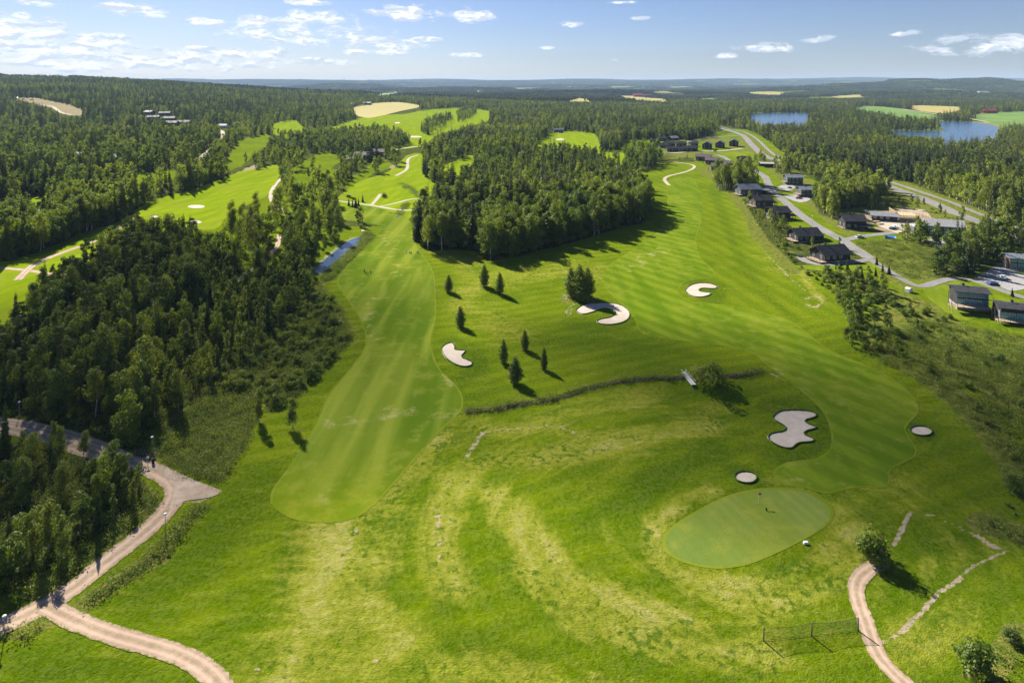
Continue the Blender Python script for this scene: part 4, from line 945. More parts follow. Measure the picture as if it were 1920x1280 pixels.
# low plants: tufts of tall grass, bracken, reeds ----------------------
def tuft_mesh(n, rad, h, seed):
    n = int(n * 2.6)
    q = np.random.default_rng(seed); P = np.stack([q.normal(0, rad * .5, n), q.normal(0, rad * .5, n), q.uniform(.08, h, n)], -1)
    return crown_mesh('tuft', [leaves(P, np.tile([0, 0, .8], (n, 1)), .21, .5, seed, .6)], M['lf_herb'])
TM = [tuft_mesh(46, 1.1, .7, 81), tuft_mesh(36, .8, 1.0, 82), tuft_mesh(60, 1.4, .5, 83)]
tp = []
P = np.concatenate([jgrid(86, 420, 1.3), jgrid(420, 560, 2.0)]); x, y = P[:, 0], P[:, 1]; z = T(x, y); px, py = toimg(x, y, z)
m = np.zeros(len(x), bool); dn = np.zeros(len(x))
for w, line, d in ((9, [(375,952),(300,1032),(212,1095),(140,1143)], .9), (5, [(752,347),(766,352),(786,369)], .8), (5, [(763,384),(750,398),(742,409)], .8), (8, [(40,1192),(100,1162)], .9), (22, [(268,905),(288,940),(200,1025),(60,1115),(-20,1150)], .8), (4.5, DITCH, 1.0), (10, [(690,442),(655,478),(612,520)], .9),
                   (10, [(560,505),(600,545),(640,600)], .5), (14, [(1640,662),(1760,720),(1850,800),(1905,890)], .55), (18, [(1900,1190),(1870,1290)], .5), (12, [(1840,985),(1920,1005)], .6)):
    dd = pdist(px, py, line); dn = np.maximum(dn, d * (dd < w * 1.2))
dn[pip(px, py, BRACKEN)] = .95; dn[pip(px, py, SHRUBL)] = .5
dn[pip(px, py, [(1640,664),(1700,600),(1800,610),(1960,640),(1960,1000),(1905,900),(1870,830),(1800,745),(1740,700)])] = .42
dn[pip(px, py, [(1600,455),(1690,450),(1760,470),(1740,525),(1700,520),(1630,480)])] = .3
dn[pip(px, py, WOOD2)] = .5; dn[pip(px, py, WOOD1)] = .35
keep = (rng.random(len(x)) < dn) & ~nearroad(x, y, .7) & ~pip(px, py, POND) & ~pip(px, py, FB) & ~pip(px, py, FA)
x, y, z = x[keep], y[keep], z[keep]; print('tufts', len(x))
protos = []
for k, me in enumerate(TM):
    o = link(me, 'weed_clump'); o.location = (x[k * 7 + 50], y[k * 7 + 50], z[k * 7 + 50]); protos.append(tag(o, 'clump of tall grass and weeds among the others', 'weeds', 'weed clumps', 'stuff'))
scatter('tall_grass', np.stack([x, y, z], -1), rng.uniform(0, 6.28, len(x)), rng.uniform(.9, 1.8, len(x)), rng.integers(0, 3, len(x)), protos, 'tall grass, bracken and weeds along verges and ditch', 'weeds')

# specimen trees -------------------------------------------------------
def sp_tree(kind, var, px, py, hpx, label, group=None, wide=1.0, cat='tree'):
    p = gz(px, py); hm = hpx * p.y / F; base = dict(oval=6.3, broad=12.8, birch=13.8, spruce=17.9, shrub=3.0, pine=18)[kind]
    return place_tree(kind, var, (p.x, p.y, p.z - .08), random.uniform(0, 6.28), hm / base, label, cat, group, wide)
for a in [('oval',0,841,547,33,'leftmost small oval tree in the upper row on the rough',1.15),('oval',1,908,537,43,'oval tree at the top of the upper row of three on the rough',1.0),('oval',0,937,551,42,'right tree of the upper row of three on the rough',.95),
          ('oval',1,863,613,40,'lone dark oval tree above the notched bunker',1.15),('oval',0,944,680,46,'left tree of the group of four, close to its neighbour',.9),('oval',1,966,719,52,'nearest and widest tree of the group of four',1.15),
          ('oval',1,984,656,39,'topmost tree of the group of four',1.0),('oval',0,1020,693,44,'slim rightmost tree of the group of four',.72),
          ('birch',2,486,792,66,'left tree of the pair beside the lower end of the long fairway',1.1),('birch',0,549,802,60,'right tree of the pair beside the lower end of the long fairway',1.1),
          ('shrub',1,1335,718,42,'round bushy tree by the footbridge over the ditch',1.25),('shrub',2,1640,1050,62,'dark round bush at the end of the gravel path',1.0),
          ('broad',1,240,835,105,'big bright leafy tree at the front edge of the dark wood',1.0),('birch',3,158,866,60,'slim birch standing by the gravel road at left',1.0),('birch',0,100,850,62,'birch left of the slim roadside birch',1.0),('broad',2,226,915,76,'leafy tree at the bend of the gravel road',1.25),
          ('shrub',2,1832,1264,62,'large green bush near the bottom right corner',1.15),('shrub',2,1902,1205,30,'small bush above the bottom right corner bush',1.1),('shrub',1,1897,918,32,'bush at the right edge of the mown grass',1.1),('shrub',0,1722,350,1,'',1) if False else ('shrub',2,720,370,9,'small clipped bush by the valley path',1.2)]:
    if a: sp_tree(a[0], a[1], a[2], a[3], a[4], a[5], wide=a[6], cat='bush' if a[0] == 'shrub' and a[2] != 1335 else 'tree')
for k, (dx, dy, h, w) in enumerate([(0, 0, 66, 1.1), (-16, -4, 56, 1.0), (15, -3, 58, 1.0), (5, 5, 48, 1.1)]):
    sp_tree('oval', k, 1087 + dx, 560 + dy, h, ['tallest stem of the bushy clump above the horseshoe bunker', 'left tree of the bushy clump above the horseshoe bunker', 'right tree of the bushy clump above the horseshoe bunker', 'lowest front tree of the bushy clump above the horseshoe bunker'][k], wide=1.1 * w)
for k, (a, b, h) in enumerate([(1589,507,24),(1567,505,12),(1616,521,22),(1642,518,20),(1655,512,24),(1667,514,20),(1644,497,20),(1863,583,26),(1898,556,18)]):
    sp_tree('spruce', k, a, b, h, ['young spruce, second from the left on the lawn below the black cabin','smallest young spruce on the lawn below the black cabin','young spruce third from the left below the black cabin','young spruce below the bend of the lane','tall young spruce close to the lane','rightmost young spruce beside the lane','young spruce above the lane','dark young spruce between the two glass fronted houses','tiny spruce above the last glass house'][k], wide=1.3)
for k, (a, b) in enumerate([(654,386),(661,388),(667,389),(672,386),(680,379),(814,362),(821,362)]):
    sp_tree('spruce', k, a, b, 16 + (k % 3) * 2, 'small dark spruce by the valley path', 'small spruces by the valley path', wide=1.4)

# ------------------------------------------------------------------ buildings
M['black'] = plain('black painted boards', (.030, .030, .032), .7, .3, 1.5)
M['brownw'] = plain('dark brown boards', (.075, .05, .035), .75, .3, 1.5)
M['greyw'] = plain('slate grey boards', (.075, .085, .095), .7, .2, 1.5)
M['redw'] = plain('red ochre boards', (.32, .05, .03), .8, .2, 1.5)
M['whitew'] = plain('white boards', (.7, .69, .66), .7, .08, 1.5)
M['rblack'] = plain('black felt roof', (.042, .043, .047), .65, .3, .8)
M['rmetal'] = plain('grey metal roof', (.17, .19, .215), .38, .15, .8, spec=.5)
M['rpale'] = plain('pale grey roof', (.42, .41, .40), .5, .12, .8)
M['rred'] = plain('red roof', (.38, .07, .05), .6, .15, .8)
M['rbrown'] = plain('brown grey roof', (.12, .10, .10), .7, .3, .8)
M['deck'] = plain('weathered deck boards', (.40, .31, .22), .8, .2, 2)
M['timber'] = plain('fresh timber', (.62, .46, .25), .8, .15, 2)
M['stone'] = plain('grey foundation stone', (.25, .24, .23), .9, .3, 1)
M['trim'] = plain('pale trim', (.55, .53, .50), .6, .1, 2)
M['metal'] = plain('galvanised metal', (.35, .36, .37), .45, .1, 3, metal=.6)
M['white'] = plain('white plastic', (.75, .75, .74), .5, .05, 2)
M['bluet'] = plain('blue tarpaulin', (.05, .16, .50), .45, .2, 1.5)
M['blackp'] = plain('black rubber', (.02, .02, .02), .7, .2, 5)
M['wood'] = plain('grey weathered wood', (.16, .12, .09), .85, .3, 4)
g = G('window glass'); M['glass'] = g.bsdf((.05, .12, .14), .06, .9)
g = G('teal tinted glass'); M['teal'] = g.bsdf((.08, .26, .30), .08, .9)

def window(parent, x0, x1, z0, z1, side, pos, glass='glass', frame='trim', mull=1):
    """a window in a wall: side 'f' front(-y) 'b' back 'l' left(-x) 'r' right(+x); pos is the wall's coordinate"""
    def P(a, z, d):
        return {'f': (a, pos - d, z), 'b': (a, pos + d, z), 'l': (pos - d, a, z), 'r': (pos + d, a, z)}[side]
    def bx(b, a0, a1, q0, q1, d0, d1):
        p = P(a0, q0, d0); q = P(a1, q1, d1)
        b.box(min(p[0], q[0]), max(p[0], q[0]), min(p[1], q[1]), max(p[1], q[1]), min(p[2], q[2]), max(p[2], q[2]))
    b = MB(); w = .10
    bx(b, x0, x1, z0, z0 + w, .002, .09); bx(b, x0, x1, z1 - w, z1, .002, .09); bx(b, x0, x0 + w, z0 + w, z1 - w, .002, .09); bx(b, x1 - w, x1, z0 + w, z1 - w, .002, .09)
    for k in range(mull): c = x0 + (x1 - x0) * (k + 1) / (mull + 1); bx(b, c - .04, c + .04, z0 + w, z1 - w, .002, .085)
    f = b.build('window', M[frame], parent)
    b = MB(); bx(b, x0 + w, x1 - w, z0 + w, z1 - w, .004, .05); b.build('pane', M[glass], f)
def house(px, py, W, Dp, rot, h, label, wall='black', roof='rblack', pitch=28, over=.9, wins=3, storeys=1, terrace=None, chimney=True, side='l', glass='glass', base=.4, annex=None, big=False, name='cabin', cat='house', group=None, shed=False, simple=False, balcony=None, frame='trim'):
    p = gz(px, py) if not isinstance(px, Vector) else px
    r = empty(name, (p.x, p.y, p.z), R(rot), label, cat, group)
    a, d = W / 2, Dp / 2; t = math.tan(R(pitch)); rz = base + h
    b = MB(); b.box(-a - .08, a + .08, -d - .08, d + .08, -1.5, base); b.build('foundation', M['stone'], r)
    prof = [(-d, base), (d, base), (d, rz + (2 * d * t * .5 if shed else 0)), (-d, rz)] if shed else [(-d, base), (d, base), (d, rz), (0, rz + d * t), (-d, rz)]
    MB().prism(prof, 'x', -a, a).build('wall', M[wall], r)
    b = MB(); th = .24; A = a + over; c = .04
    if shed:
        s = t * .5; b.prism([(-d - over, rz - over * s + c), (d + over, rz + (2 * d + over) * s + c), (d + over, rz + (2 * d + over) * s + th), (-d - over, rz - over * s + th)], 'x', -A, A)
    else:
        b.prism([(-d - over, rz - over * t + c), (0, rz + d * t + c), (d + over, rz - over * t + c), (d + over, rz - over * t + th), (0, rz + d * t + th + .05), (-d - over, rz - over * t + th)], 'x', -A, A)
    if not simple:      # battens across the roof sheets and verge boards
        for s_ in (-1, 1):
            if shed: break
            for k in range(int(W / 1.6) + 1):
                xx = -A + .1 + (2 * A - .2) * k / int(W / 1.6); y0, y1 = s_ * (d + over), 0
                z0, z1 = rz - over * t + th, rz + d * t + th + .05
                b.quad((xx - .04, y0, z0 + .06), (xx + .04, y0, z0 + .06), (xx + .04, y1, z1 + .06), (xx - .04, y1, z1 + .06))
                b.quad((xx - .04, y0, z0 - .01), (xx - .04, y0, z0 + .06), (xx - .04, y1, z1 + .06), (xx - .04, y1, z1 - .01)); b.quad((xx + .04, y0, z0 - .01), (xx + .04, y0, z0 + .06), (xx + .04, y1, z1 + .06), (xx + .04, y1, z1 - .01))
    ro = b.build('roof', M[roof], r)
    if chimney and not shed:
        MB().box(-a * .3 - .35, -a * .3 + .35, .3, 1.0, rz + d * t - 1.0, rz + d * t + 1.0).box(-a * .3 - .42, -a * .3 + .42, .23, 1.07, rz + d * t + 1.003, rz + d * t + 1.12).build('chimney', M['rblack'], ro)
    for s in range(storeys):
        z0 = base + s * 2.8 + (.15 if big else .9); z1 = base + min(h, s * 2.8 + 2.35)
        if z1 - z0 < .5: continue
        for k in range(wins):
            c = -a + W * (k + .5) / wins; ww = W / wins * (.88 if big else .5); ww = min(ww, 2.2 if big else 1.6)
            if k == wins - 1 and s == 0 and not big: continue
            window(r, c - ww / 2, c + ww / 2, z0, z1, 'f', -d, glass, frame, 0 if big else 1)
        for k in range(2 if Dp > 6 else 1):
            c = -d + Dp * (k + .5) / (2 if Dp > 6 else 1)
            window(r, c - .6, c + .6, z0, z1, side, -a if side == 'l' else a, glass, frame)
    dx = a - W / wins * .5
    if not big:
        do = MB().box(dx - .5, dx + .5, -d - .07, -d - .002, base + .02, base + 2.1).build('door', M['brownw'], r)
        MB().box(dx + .32, dx + .4, -d - .12, -d - .072, base + 1.0, base + 1.06).build('handle', M['metal'], do)
    if terrace:
        x0, x1, y0, y1, zt = terrace
        b = MB(); n = max(3, int((y1 - y0) / .35))
        for k in range(n): ya = y0 + (y1 - y0) * k / n; b.box(x0, x1, ya, ya + (y1 - y0) / n - .02, zt - .12, zt)
        for xx in (x0 + .2, x1 - .2):
            for yy in (y0 + .2, y1 - .2): b.box(xx - .08, xx + .08, yy - .08, yy + .08, -1.5, zt - .123)
        b.build('terrace', M['deck'], r)
        b = MB()
        for (xa, ya), (xb, yb) in (((x0 + .05, y1), (x0 + .05, y0 + .05)), ((x0 + .05, y0 + .05), (x1, y0 + .05))):
            L = math.hypot(xb - xa, yb - ya); k = max(1, int(L / 1.6))
            for j in range(k + 1): xx, yy = xa + (xb - xa) * j / k, ya + (yb - ya) * j / k; b.box(xx - .04, xx + .04, yy - .04, yy + .04, zt + .002, zt + .95)
            for zz in (zt + .95, zt + .5): b.box(min(xa, xb) - .03, max(xa, xb) + .03, min(ya, yb) - .03, max(ya, yb) + .03, zz, zz + .05)
        b.build('railing', M['brownw' if wall != 'whitew' else 'trim'], r)
        b = MB()
        for xx, yy in ((x0 + .12, y0 + .15), (x0 + .12, y1 - .15)):
            b.box(xx - .07, xx + .07, yy - .07, yy + .07, zt + .002, rz - .1)
        b.build('post', M['brownw'], r)
    if annex:
        ax, ay, aw, ad, ah = annex
        MB().box(ax - aw / 2, ax + aw / 2, ay - ad / 2, ay + ad / 2, -1, ah).build('annex', M[wall], r)
        MB().prism([(ax - aw / 2 - .4, ah + .003), (ax + aw / 2 + .4, ah + .25), (ax + aw / 2 + .4, ah + .45), (ax - aw / 2 - .4, ah + .2)], 'y', ay - ad / 2 - .4, ay + ad / 2 + .4).build('annex_roof', M[roof], r)
    return r
def carport(px, py, W, Dp, rot, h, label, roof='rblack', pitch=12, wall='black', name='carport'):
    p = gz(px, py); r = empty(name, p, R(rot), label, 'carport'); a, d, t = W / 2, Dp / 2, math.tan(R(pitch))
    for sx in (-1, 1):
        for y in (-d + .2, 0, d - .2): MB().box(sx * a - .09, sx * a + .09, y - .09, y + .09, -1, h).build('post', M[wall], r)
    MB().box(-a, a, d - .05, d + .05, -1, h - .003).build('back_wall', M[wall], r)
    MB().prism([(-d - .5, h + .003 - .5 * t), (0, h + d * t), (d + .5, h + .003 - .5 * t), (d + .5, h + .2 - .5 * t), (0, h + d * t + .22), (-d - .5, h + .2 - .5 * t)], 'x', -a - .5, a + .5).build('roof', M[roof], r)
    return r
ct = (-1,)
house(1556, 487, 13.5, 9.5, 14, 3.0, 'black cabin with wide black roof beside the looping grey driveway', terrace=(-10.2, -6.6, -5.6, 3.4, 1.0), wins=4, base=.9, pitch=30)
house(1508, 449, 13, 9.5, 8, 2.9, 'low black cabin with pale terrace left of the village street bend', terrace=(-9.6, -6.1, -5, 3, .6), wins=4, annex=(8, 0, 3.4, 4, 2.5), pitch=29)
house(1458, 409, 11, 9, 10, 4.2, 'black cabin second below the two storey grey house, with porch posts', terrace=(-7.8, -4.8, -5.5, 3, .8), wins=3, storeys=1, roof='rblack')
carport(1478, 411, 6, 5.5, 10, 2.5, 'black carport right of the cabin with porch posts')
house(1426, 386, 12, 9, 8, 4.3, 'dark brown cabin with split roof and large corner porch', wall='brownw', terrace=(-8.6, -5.3, -5.5, 3, .8), wins=3)
carport(1445, 386, 6, 5.5, 8, 2.5, 'dark carport right of the brown cabin')
house(1402, 365, 15, 9.5, 6, 4.6, 'grey cabin with blue grey metal roof at the top of the row by the fairway', wall='greyw', roof='rmetal', terrace=(-10, -6.6, -6, 3, 1.0), wins=4)
carport(1430, 363, 8, 6, 5, 2.8, 'flat grey roofed carport right of the metal roofed cabin', roof='rmetal')
house(1487, 345, 12.5, 8, 0, 5.6, 'two storey slate house with grey metal roof, upper of the pair by the trees', wall='greyw', roof='rmetal', pitch=20, storeys=2, wins=4, terrace=(-9.4, -6.4, -4.5, 2, 2.4), over=.9)
house(1514, 368, 12.5, 8, 0, 5.2, 'two storey slate house with grey metal roof, lower of the pair by the trees', wall='greyw', roof='rmetal', pitch=20, storeys=2, wins=4, terrace=(-9.4, -6.4, -4.5, 2, 2.2), over=.9)
house(1598, 427, 11, 9, -6, 4.6, 'black two storey cabin alone above the street bend', storeys=1, wins=3, terrace=(-7, -4.8, -5, 2, .6))
carport(1619, 431, 6.5, 6, -10, 2.4, 'black carport right of the lone black cabin')
house(1657, 413, 13, 5, -20, 3.0, 'long narrow building with pale ridge roof beside the building site', roof='rpale', wins=4, chimney=False, pitch=30)
house(1770, 440, 16, 9, -20, 5.2, 'large grey house with pale roof and tall blue windows', wall='greyw', roof='rpale', storeys=2, wins=5, big=True, glass='teal', pitch=27, chimney=False, side='r', annex=(-11, 1, 6.5, 7, 3.6))
house(1816, 576, 9.5, 7, -16, 4.9, 'black house with tall windows and balcony on stone base', storeys=2, wins=5, big=True, glass='teal', pitch=12, base=1.6, terrace=(-7.8, 4.5, -7.2, -3.9, 2.1), side='r')
house(1912, 600, 13, 6.5, -18, 3.9, 'black house with a full wall of tall windows and long deck at right edge', storeys=1, wins=6, big=True, glass='teal', pitch=12, base=.8, terrace=(-8.5, 7, -6.2, -3.7, 1.0))
house(1918, 503, 13, 7.5, -14, 4.8, 'dark brown two storey house behind the grey yard at right edge', wall='brownw', storeys=2, wins=5, big=True, glass='teal', pitch=12, terrace=(-7.5, 7, -6.4, -4.1, .5), roof='rmetal')
carport(1442, 313, 17, 9, -12, 3.6, 'wide open carport with grey roof beside the main road', roof='rpale', pitch=10)
for k, (a, b) in enumerate([(1326,279),(1350,277),(1376,274)]):
    house(a, b, 10.5, 11, 0 + 68, 5.6, ['left house of the three matching black houses with grey roofs', 'middle house of the three matching black houses', 'right house of the three matching black houses'][k], roof='rmetal', storeys=2, wins=3, side='l', group='three matching black houses', simple=False, chimney=False)
for a, b, w, l in [(1240,264,12,'black cabin at the upper left of the village cluster'),(1277,274,12,'black cabin at the right of the village cluster'),(1255,274,13,'black cabin in the middle of the village cluster'),(1259,284,13,'black cabin at the lower left of the village cluster'),(1294,283,16,'long low black cabin in front of the village cluster')]:
    house(a, b, w, 8, 4, 3.6, l, wins=3, simple=True)
house(1262, 263, 12, 8, 25, 3.6, 'cabin with pale reflecting roof at the top of the village cluster', roof='rpale', simple=True)
for a, b, w, l in [(1228,268,11,'leftmost small black cabin of the village cluster, by the trees'),(1243,277,11,'small black cabin at the left front of the village cluster'),(1276,284,10,'small black cabin between the front cabins of the village cluster'),(1300,274,10,'small dark outbuilding left of the three matching houses'),(1395,303,12,'dark outbuilding beside the bright lawn by the main road')]:
    house(a, b, w, 7, 8, 3.2, l, wins=3, simple=True)
for a, b, w, l in [(1319,301,15,'topmost of the dark stepped cabins below the village'),(1337,308,14,'second of the dark stepped cabins below the village'),(1349,320,14,'front cabin of the dark stepped row below the village'),(1360,314,12,'right cabin of the dark stepped row below the village')]:
    house(a, b, w, 8, -22, 4.2, l, wins=3, roof='rbrown', wall='brownw', simple=True, terrace=(-w / 2 - 2.5, w / 2, -6.2, -4.1, .6))
house(1206, 246, 17, 9, -10, 4.5, 'grey roofed cabin at the forest edge above the village', simple=True, roof='rmetal')
house(1172, 250, 13, 9, 12, 4.0, 'small dark cabin half hidden by trees above the village', simple=True)
house(162, 297, 20, 10, 4, 4.0, 'barn with bright pale roof in the left forest', roof='rpale', wall='redw', simple=True, chimney=False, name='barn', cat='barn')
house(211, 303, 14, 10, 75, 4.5, 'grey gabled house right of the pale roofed barn', roof='rbrown', simple=True, side='r')
house(418, 240, 14, 8, 0, 4.5, 'white box shed at the top of the hillside road', roof='whitew', wall='whitew', simple=True, chimney=False, name='shed', cat='shed')
for a, b, rt, l in [(664,306,0,'lower left of the three brown chalets above the valley'),(681,298,0,'middle of the three brown chalets above the valley'),(708,292,0,'upper right of the three brown chalets above the valley')]:
    house(a, b, 17, 10, rt, 4.5, l, wall='brownw', roof='rbrown', simple=True)
for k, (a, b) in enumerate([(280,215),(309,217),(288,225),(318,227),(345,235),(322,236)]):
    house(a, b, 22, 12, (k * 37) % 40 - 20, 6, ['dark chalet at the upper left of the hillside group','dark chalet at the upper right of the hillside group','dark chalet at the left of the hillside group','dark chalet in the middle of the hillside group','dark chalet at the right end of the hillside group','lowest dark chalet of the hillside group'][k], roof='rblack', simple=True, name='chalet')
for a, b, w, l, wl, rf in [(975,226,22,'dark villa in the trees at the far top centre','brownw','rbrown'),(1001,228,20,'dark villa right of the far top centre villa','brownw','rbrown'),(1047,248,16,'small blue grey house behind the upper lawn','greyw','rmetal'),
        (656,199,26,'white farmhouse left of the golden field','whitew','rpale'),(688,197,26,'farm building at the edge of the golden field','brownw','rpale'),(1855,213,34,'red barn on the green field near the lake','redw','rred'),
        (1196,182,60,'distant red roofed farm building, the left one','redw','rred'),(1214,182,50,'distant red roofed farm building, the right one','redw','rred'),(1843,178,60,'far white house in the forest on the right','whitew','rpale'),(1045,207,24,'tall pale house rising from the far forest','whitew','rred')]:
    house(a, b, w, w * .5, 0, w * .2 + 1, l, wall=wl, roof=rf, simple=True, chimney=False, name='farmhouse' if w > 24 else 'villa', wins=3)

# timber frame under construction
p = gz(1704, 412); r = empty('timber_frame', p, R(-14), 'open timber frame of a house being built', 'building site')
MB().box(-9, 9, -5, 5, -1.5, .4).build('floor_slab', M['stone'], r)
for side in range(4):
    b = MB()
    L, along = (18, 0) if side < 2 else (10, 1); q = (-5 if side % 2 == 0 else 5) if side < 2 else (-9 if side % 2 == 0 else 9)
    n = int(L / .75)
    for lev in (0, 1):
        z0 = .41 + lev * 2.9; 
        if lev and side % 2: continue
        for k in range(n + 1):
            t = -L / 2 + L * k / n; c = (t, q) if along == 0 else (q, t)
            if side >= 2 and (k == 0 or k == n): continue
            b.box(c[0] - .09, c[0] + .09, c[1] - .07, c[1] + .07, z0 + .1, z0 + 2.6)
        e = L / 2 - (.12 if side >= 2 else 0)
        for zz in (z0, z0 + 2.603): 
            if along == 0: b.box(-e, e, q - .08, q + .08, zz, zz + .1)
            else: b.box(q - .08, q + .08, -e, e, zz, zz + .1)
    b.build('stud_wall', M['timber'], r)
MB().box(-8.8, 3, -4.8, 4.8, 3.12, 3.25).build('upper_floor', M['timber'], r)
b = MB()
for k in range(9): b.bar((-8.8 + k * 1.5, -4.8, 3.4), (-8.8 + k * 1.5, 4.8, 3.4), .15)
b.build('joist', M['timber'], r)
# piles of planks, wrapped pallets, tarp shelter, materials
for k, (a, b_) in enumerate([(1642,417),(1650,421),(1690,437)]):
    p = gz(a, b_); b = MB()
    for j in range(4):
        for i in range(5): b.box(-2 + .05 * j, 2 + .03 * i, -.7 + i * .28, -.7 + i * .28 + .25, .05 + j * .2, .05 + j * .2 + .16)
    o = b.build('plank_stack', M['timber'], smooth=False); o.location = p; o.rotation_euler.z = R(20 * k); tag(o, ['stack of fresh planks left of the long pale roof', 'stack of fresh planks below the long pale roof', 'stack of planks at the site entrance'][k], 'planks')
for k, (a, b_) in enumerate([(1678,427),(1683,430),(1689,427),(1624,399),(1631,400)]):
    p = gz(a, b_); b = MB(); b.box(-.9, .9, -.7, .7, .15, 1.5 + .2 * (k % 2)).box(-.95, .95, -.75, .75, .02, .147)
    o = b.build('wrapped_pallet', M['white']); o.location = p; o.rotation_euler.z = k; tag(o, 'white wrapped pallet of building material on the site', 'pallet', 'white wrapped pallets on the building site')
p = gz(1670, 448); b = MB(); n = 10; V = []
for i in range(5):
    for j in range(n + 1):
        t = math.pi * j / n; b.v.append((-2.4 + 1.2 * i, math.cos(t) * 1.5 * (1 + .08 * math.sin(i * 2 + j)), math.sin(t) * (1.6 + .15 * math.sin(i * 3 + j))))
b.f = [(i * (n + 1) + j, i * (n + 1) + j + 1, (i + 1) * (n + 1) + j + 1, (i + 1) * (n + 1) + j) for i in range(4) for j in range(n)] + [tuple(range(n + 1)), tuple(4 * (n + 1) + j for j in reversed(range(n + 1)))]
o = b.build('tarpaulin_shelter', M['bluet'], smooth=True); o.location = p; o.rotation_euler.z = R(-35); tag(o, 'blue tarpaulin shelter in the weeds by the site driveway', 'shelter')

# cars
def car(px, py, rot, col, label, sc=1.0, group=None):
    p = gz(px, py); r = empty('parked_car', p, R(rot), label, 'car', group, sc)
    m = M.setdefault('car' + str(col), plain('car paint', col, .3, .05, 1, spec=.6, bstr=0))
    b = MB().prism([(-2.2, .35), (2.2, .35), (2.25, .75), (1.5, .9), (.9, .97), (-1.9, .98), (-2.2, .85)], 'y', -.88, .88); b.build('body', m, r)
    MB().prism([(1.0, .973), (.35, 1.45), (-1.3, 1.45), (-1.9, .983)], 'y', -.76, .76).build('cabin', M['glass'], r)
    MB().box(-1.25, .3, -.74, .74, 1.453, 1.49).build('roof', m, r)
    for sx in (-1.35, 1.35):
        for sy in (-.9, .72): MB().tube([(sx, sy, .33), (sx, sy + .18, .33)], [.33, .33], 12).build('wheel', M['blackp'], r)
    return r
car(1674, 430, 25, (.03, .03, .035), 'black car parked below the long pale roofed building')
car(1499, 481, 70, (.05, .06, .08), 'dark car parked left of the nearest black cabin', .7)
car(1612, 446, 10, (.5, .5, .52), 'silver car on the driveway to the building site')
car(1480, 353, 30, (.55, .55, .55), 'light car on the yard of the upper two storey house')
car(1498, 373, -20, (.3, .04, .04), 'red car on the yard of the lower two storey house')
car(1880, 522, 60, (.6, .6, .6), 'white car on the grey yard at the right edge')
car(1340, 284, 5, (.6, .6, .6), 'white car in front of the three black houses')
car(1786, 455, -20, (.04, .05, .07), 'dark car in front of the pale roofed house')
car(1860, 533, 15, (.1, .12, .3), 'blue car on the lane by the right edge yard')
car(1052, 250, 0, (.06, .12, .35), 'blue van on the yard behind the upper lawn', 1.5)
for k, (a, b_) in enumerate([(30, 184), (45, 187), (60, 188)]): car(a, b_, 20 * k, [(.7, .7, .7), (.08, .15, .5), (.6, .1, .08)][k], ['white car in the hillside clearing', 'blue car in the hillside clearing', 'red car in the hillside clearing'][k], 2.2)

# ------------------------------------------------------------------ small things near the camera
def lamp(px, py, h, label):
    p = gz(px, py); r = empty('lamp_post', p, 0, label, 'lamp post')
    MB().tube([(0, 0, -.4), (0, 0, h * .5), (0, 0, h - .05)], [.07, .055, .045], 8).build('pole', M['metal'], r, True)
    MB().tube([(0, 0, -.2), (0, 0, .35)], [.11, .10], 8).build('base', M['metal'], r, True)
    MB().tube([(0, 0, h - .05), (0, 0, h + .02), (0, 0, h + .16), (0, 0, h + .22)], [.10, .30, .26, .08], 10).build('lamp_head', M['white'], r, True)
lamp(310, 1003, 3.7, 'lamp post on the verge at the middle of the gravel road')
lamp(8, 1197, 3.2, 'lamp post at the left edge by the lower gravel road')
lamp(285, 851, 3.6, 'lamp post behind the benches at the road bend')
lamp(36, 782, 3.6, 'lamp post at the left edge by the upper gravel road')
lamp(1817, 402, 9, 'tall street lamp beside the main road on the right'); lamp(1523, 424, 6, 'street lamp on the village street'); lamp(1417, 268, 9, 'street lamp on the main road curve')
def bench(px, py, rot, label):
    p = gz(px, py); r = empty('bench', p, R(rot), label, 'bench')
    b = MB()
    for k in range(4): b.box(-1.1, 1.1, -.3 + k * .16, -.17 + k * .16, .42, .47)
    b.build('seat', M['wood'], r); b = MB()
    for k in range(3): b.box(-1.1, 1.1, .36 + .03 * k, .40 + .03 * k, .58 + k * .15, .70 + k * .15)
    b.build('backrest', M['wood'], r)
    for s in (-.9, .9): MB().box(s - .05, s + .05, -.28, .34, -.1, .417).box(s - .04, s + .04, .30, .36, .42, 1.0).build('leg', M['metal'], r)
bench(261, 853, 10, 'left dark bench at the bend of the gravel road'); bench(281, 860, 10, 'right dark bench at the bend of the gravel road')
p = gz(287, 868); r = empty('litter_bin', p, 0, 'dark litter bin beside the benches', 'bin')
MB().tube([(0, 0, .02), (0, 0, .9)], [.27, .32], 12).build('bin_body', M['blackp'], r); MB().tube([(0, 0, .903), (0, 0, 1.0)], [.34, .25], 12).build('lid', M['wood'], r)
p = gz(277, 872); r = empty('sign_post', p, R(20), 'small signpost in front of the benches', 'sign')
MB().tube([(0, 0, -.3), (0, 0, 1.9)], [.05, .05], 6).build('pole', M['metal'], r); MB().box(-.3, .3, -.07, -.052, 1.4, 1.8).build('sign_panel', M['white'], r)

# footbridge
p = gz(1291, 711); r = empty('footbridge', p, R(6), 'short white footbridge over the ditch', 'footbridge')
b = MB()
for k in range(16): b.box(-.65, .65, -3.6 + k * .45, -3.6 + k * .45 + .41, .30, .36)
b.build('deck', M['white'], r)
for s in (-.6, .6):
    b = MB().box(s - .05, s + .05, -3.6, 3.6, .1, .297); b.build('beam', M['trim'], r)
    b = MB().box(s - .04, s + .04, -3.6, 3.6, 1.0, 1.06)
    for k in range(5): b.box(s - .035, s + .035, -3.5 + k * 1.75 - .035, -3.5 + k * 1.75 + .035, .363, .997)
    b.build('railing', M['white'], r)

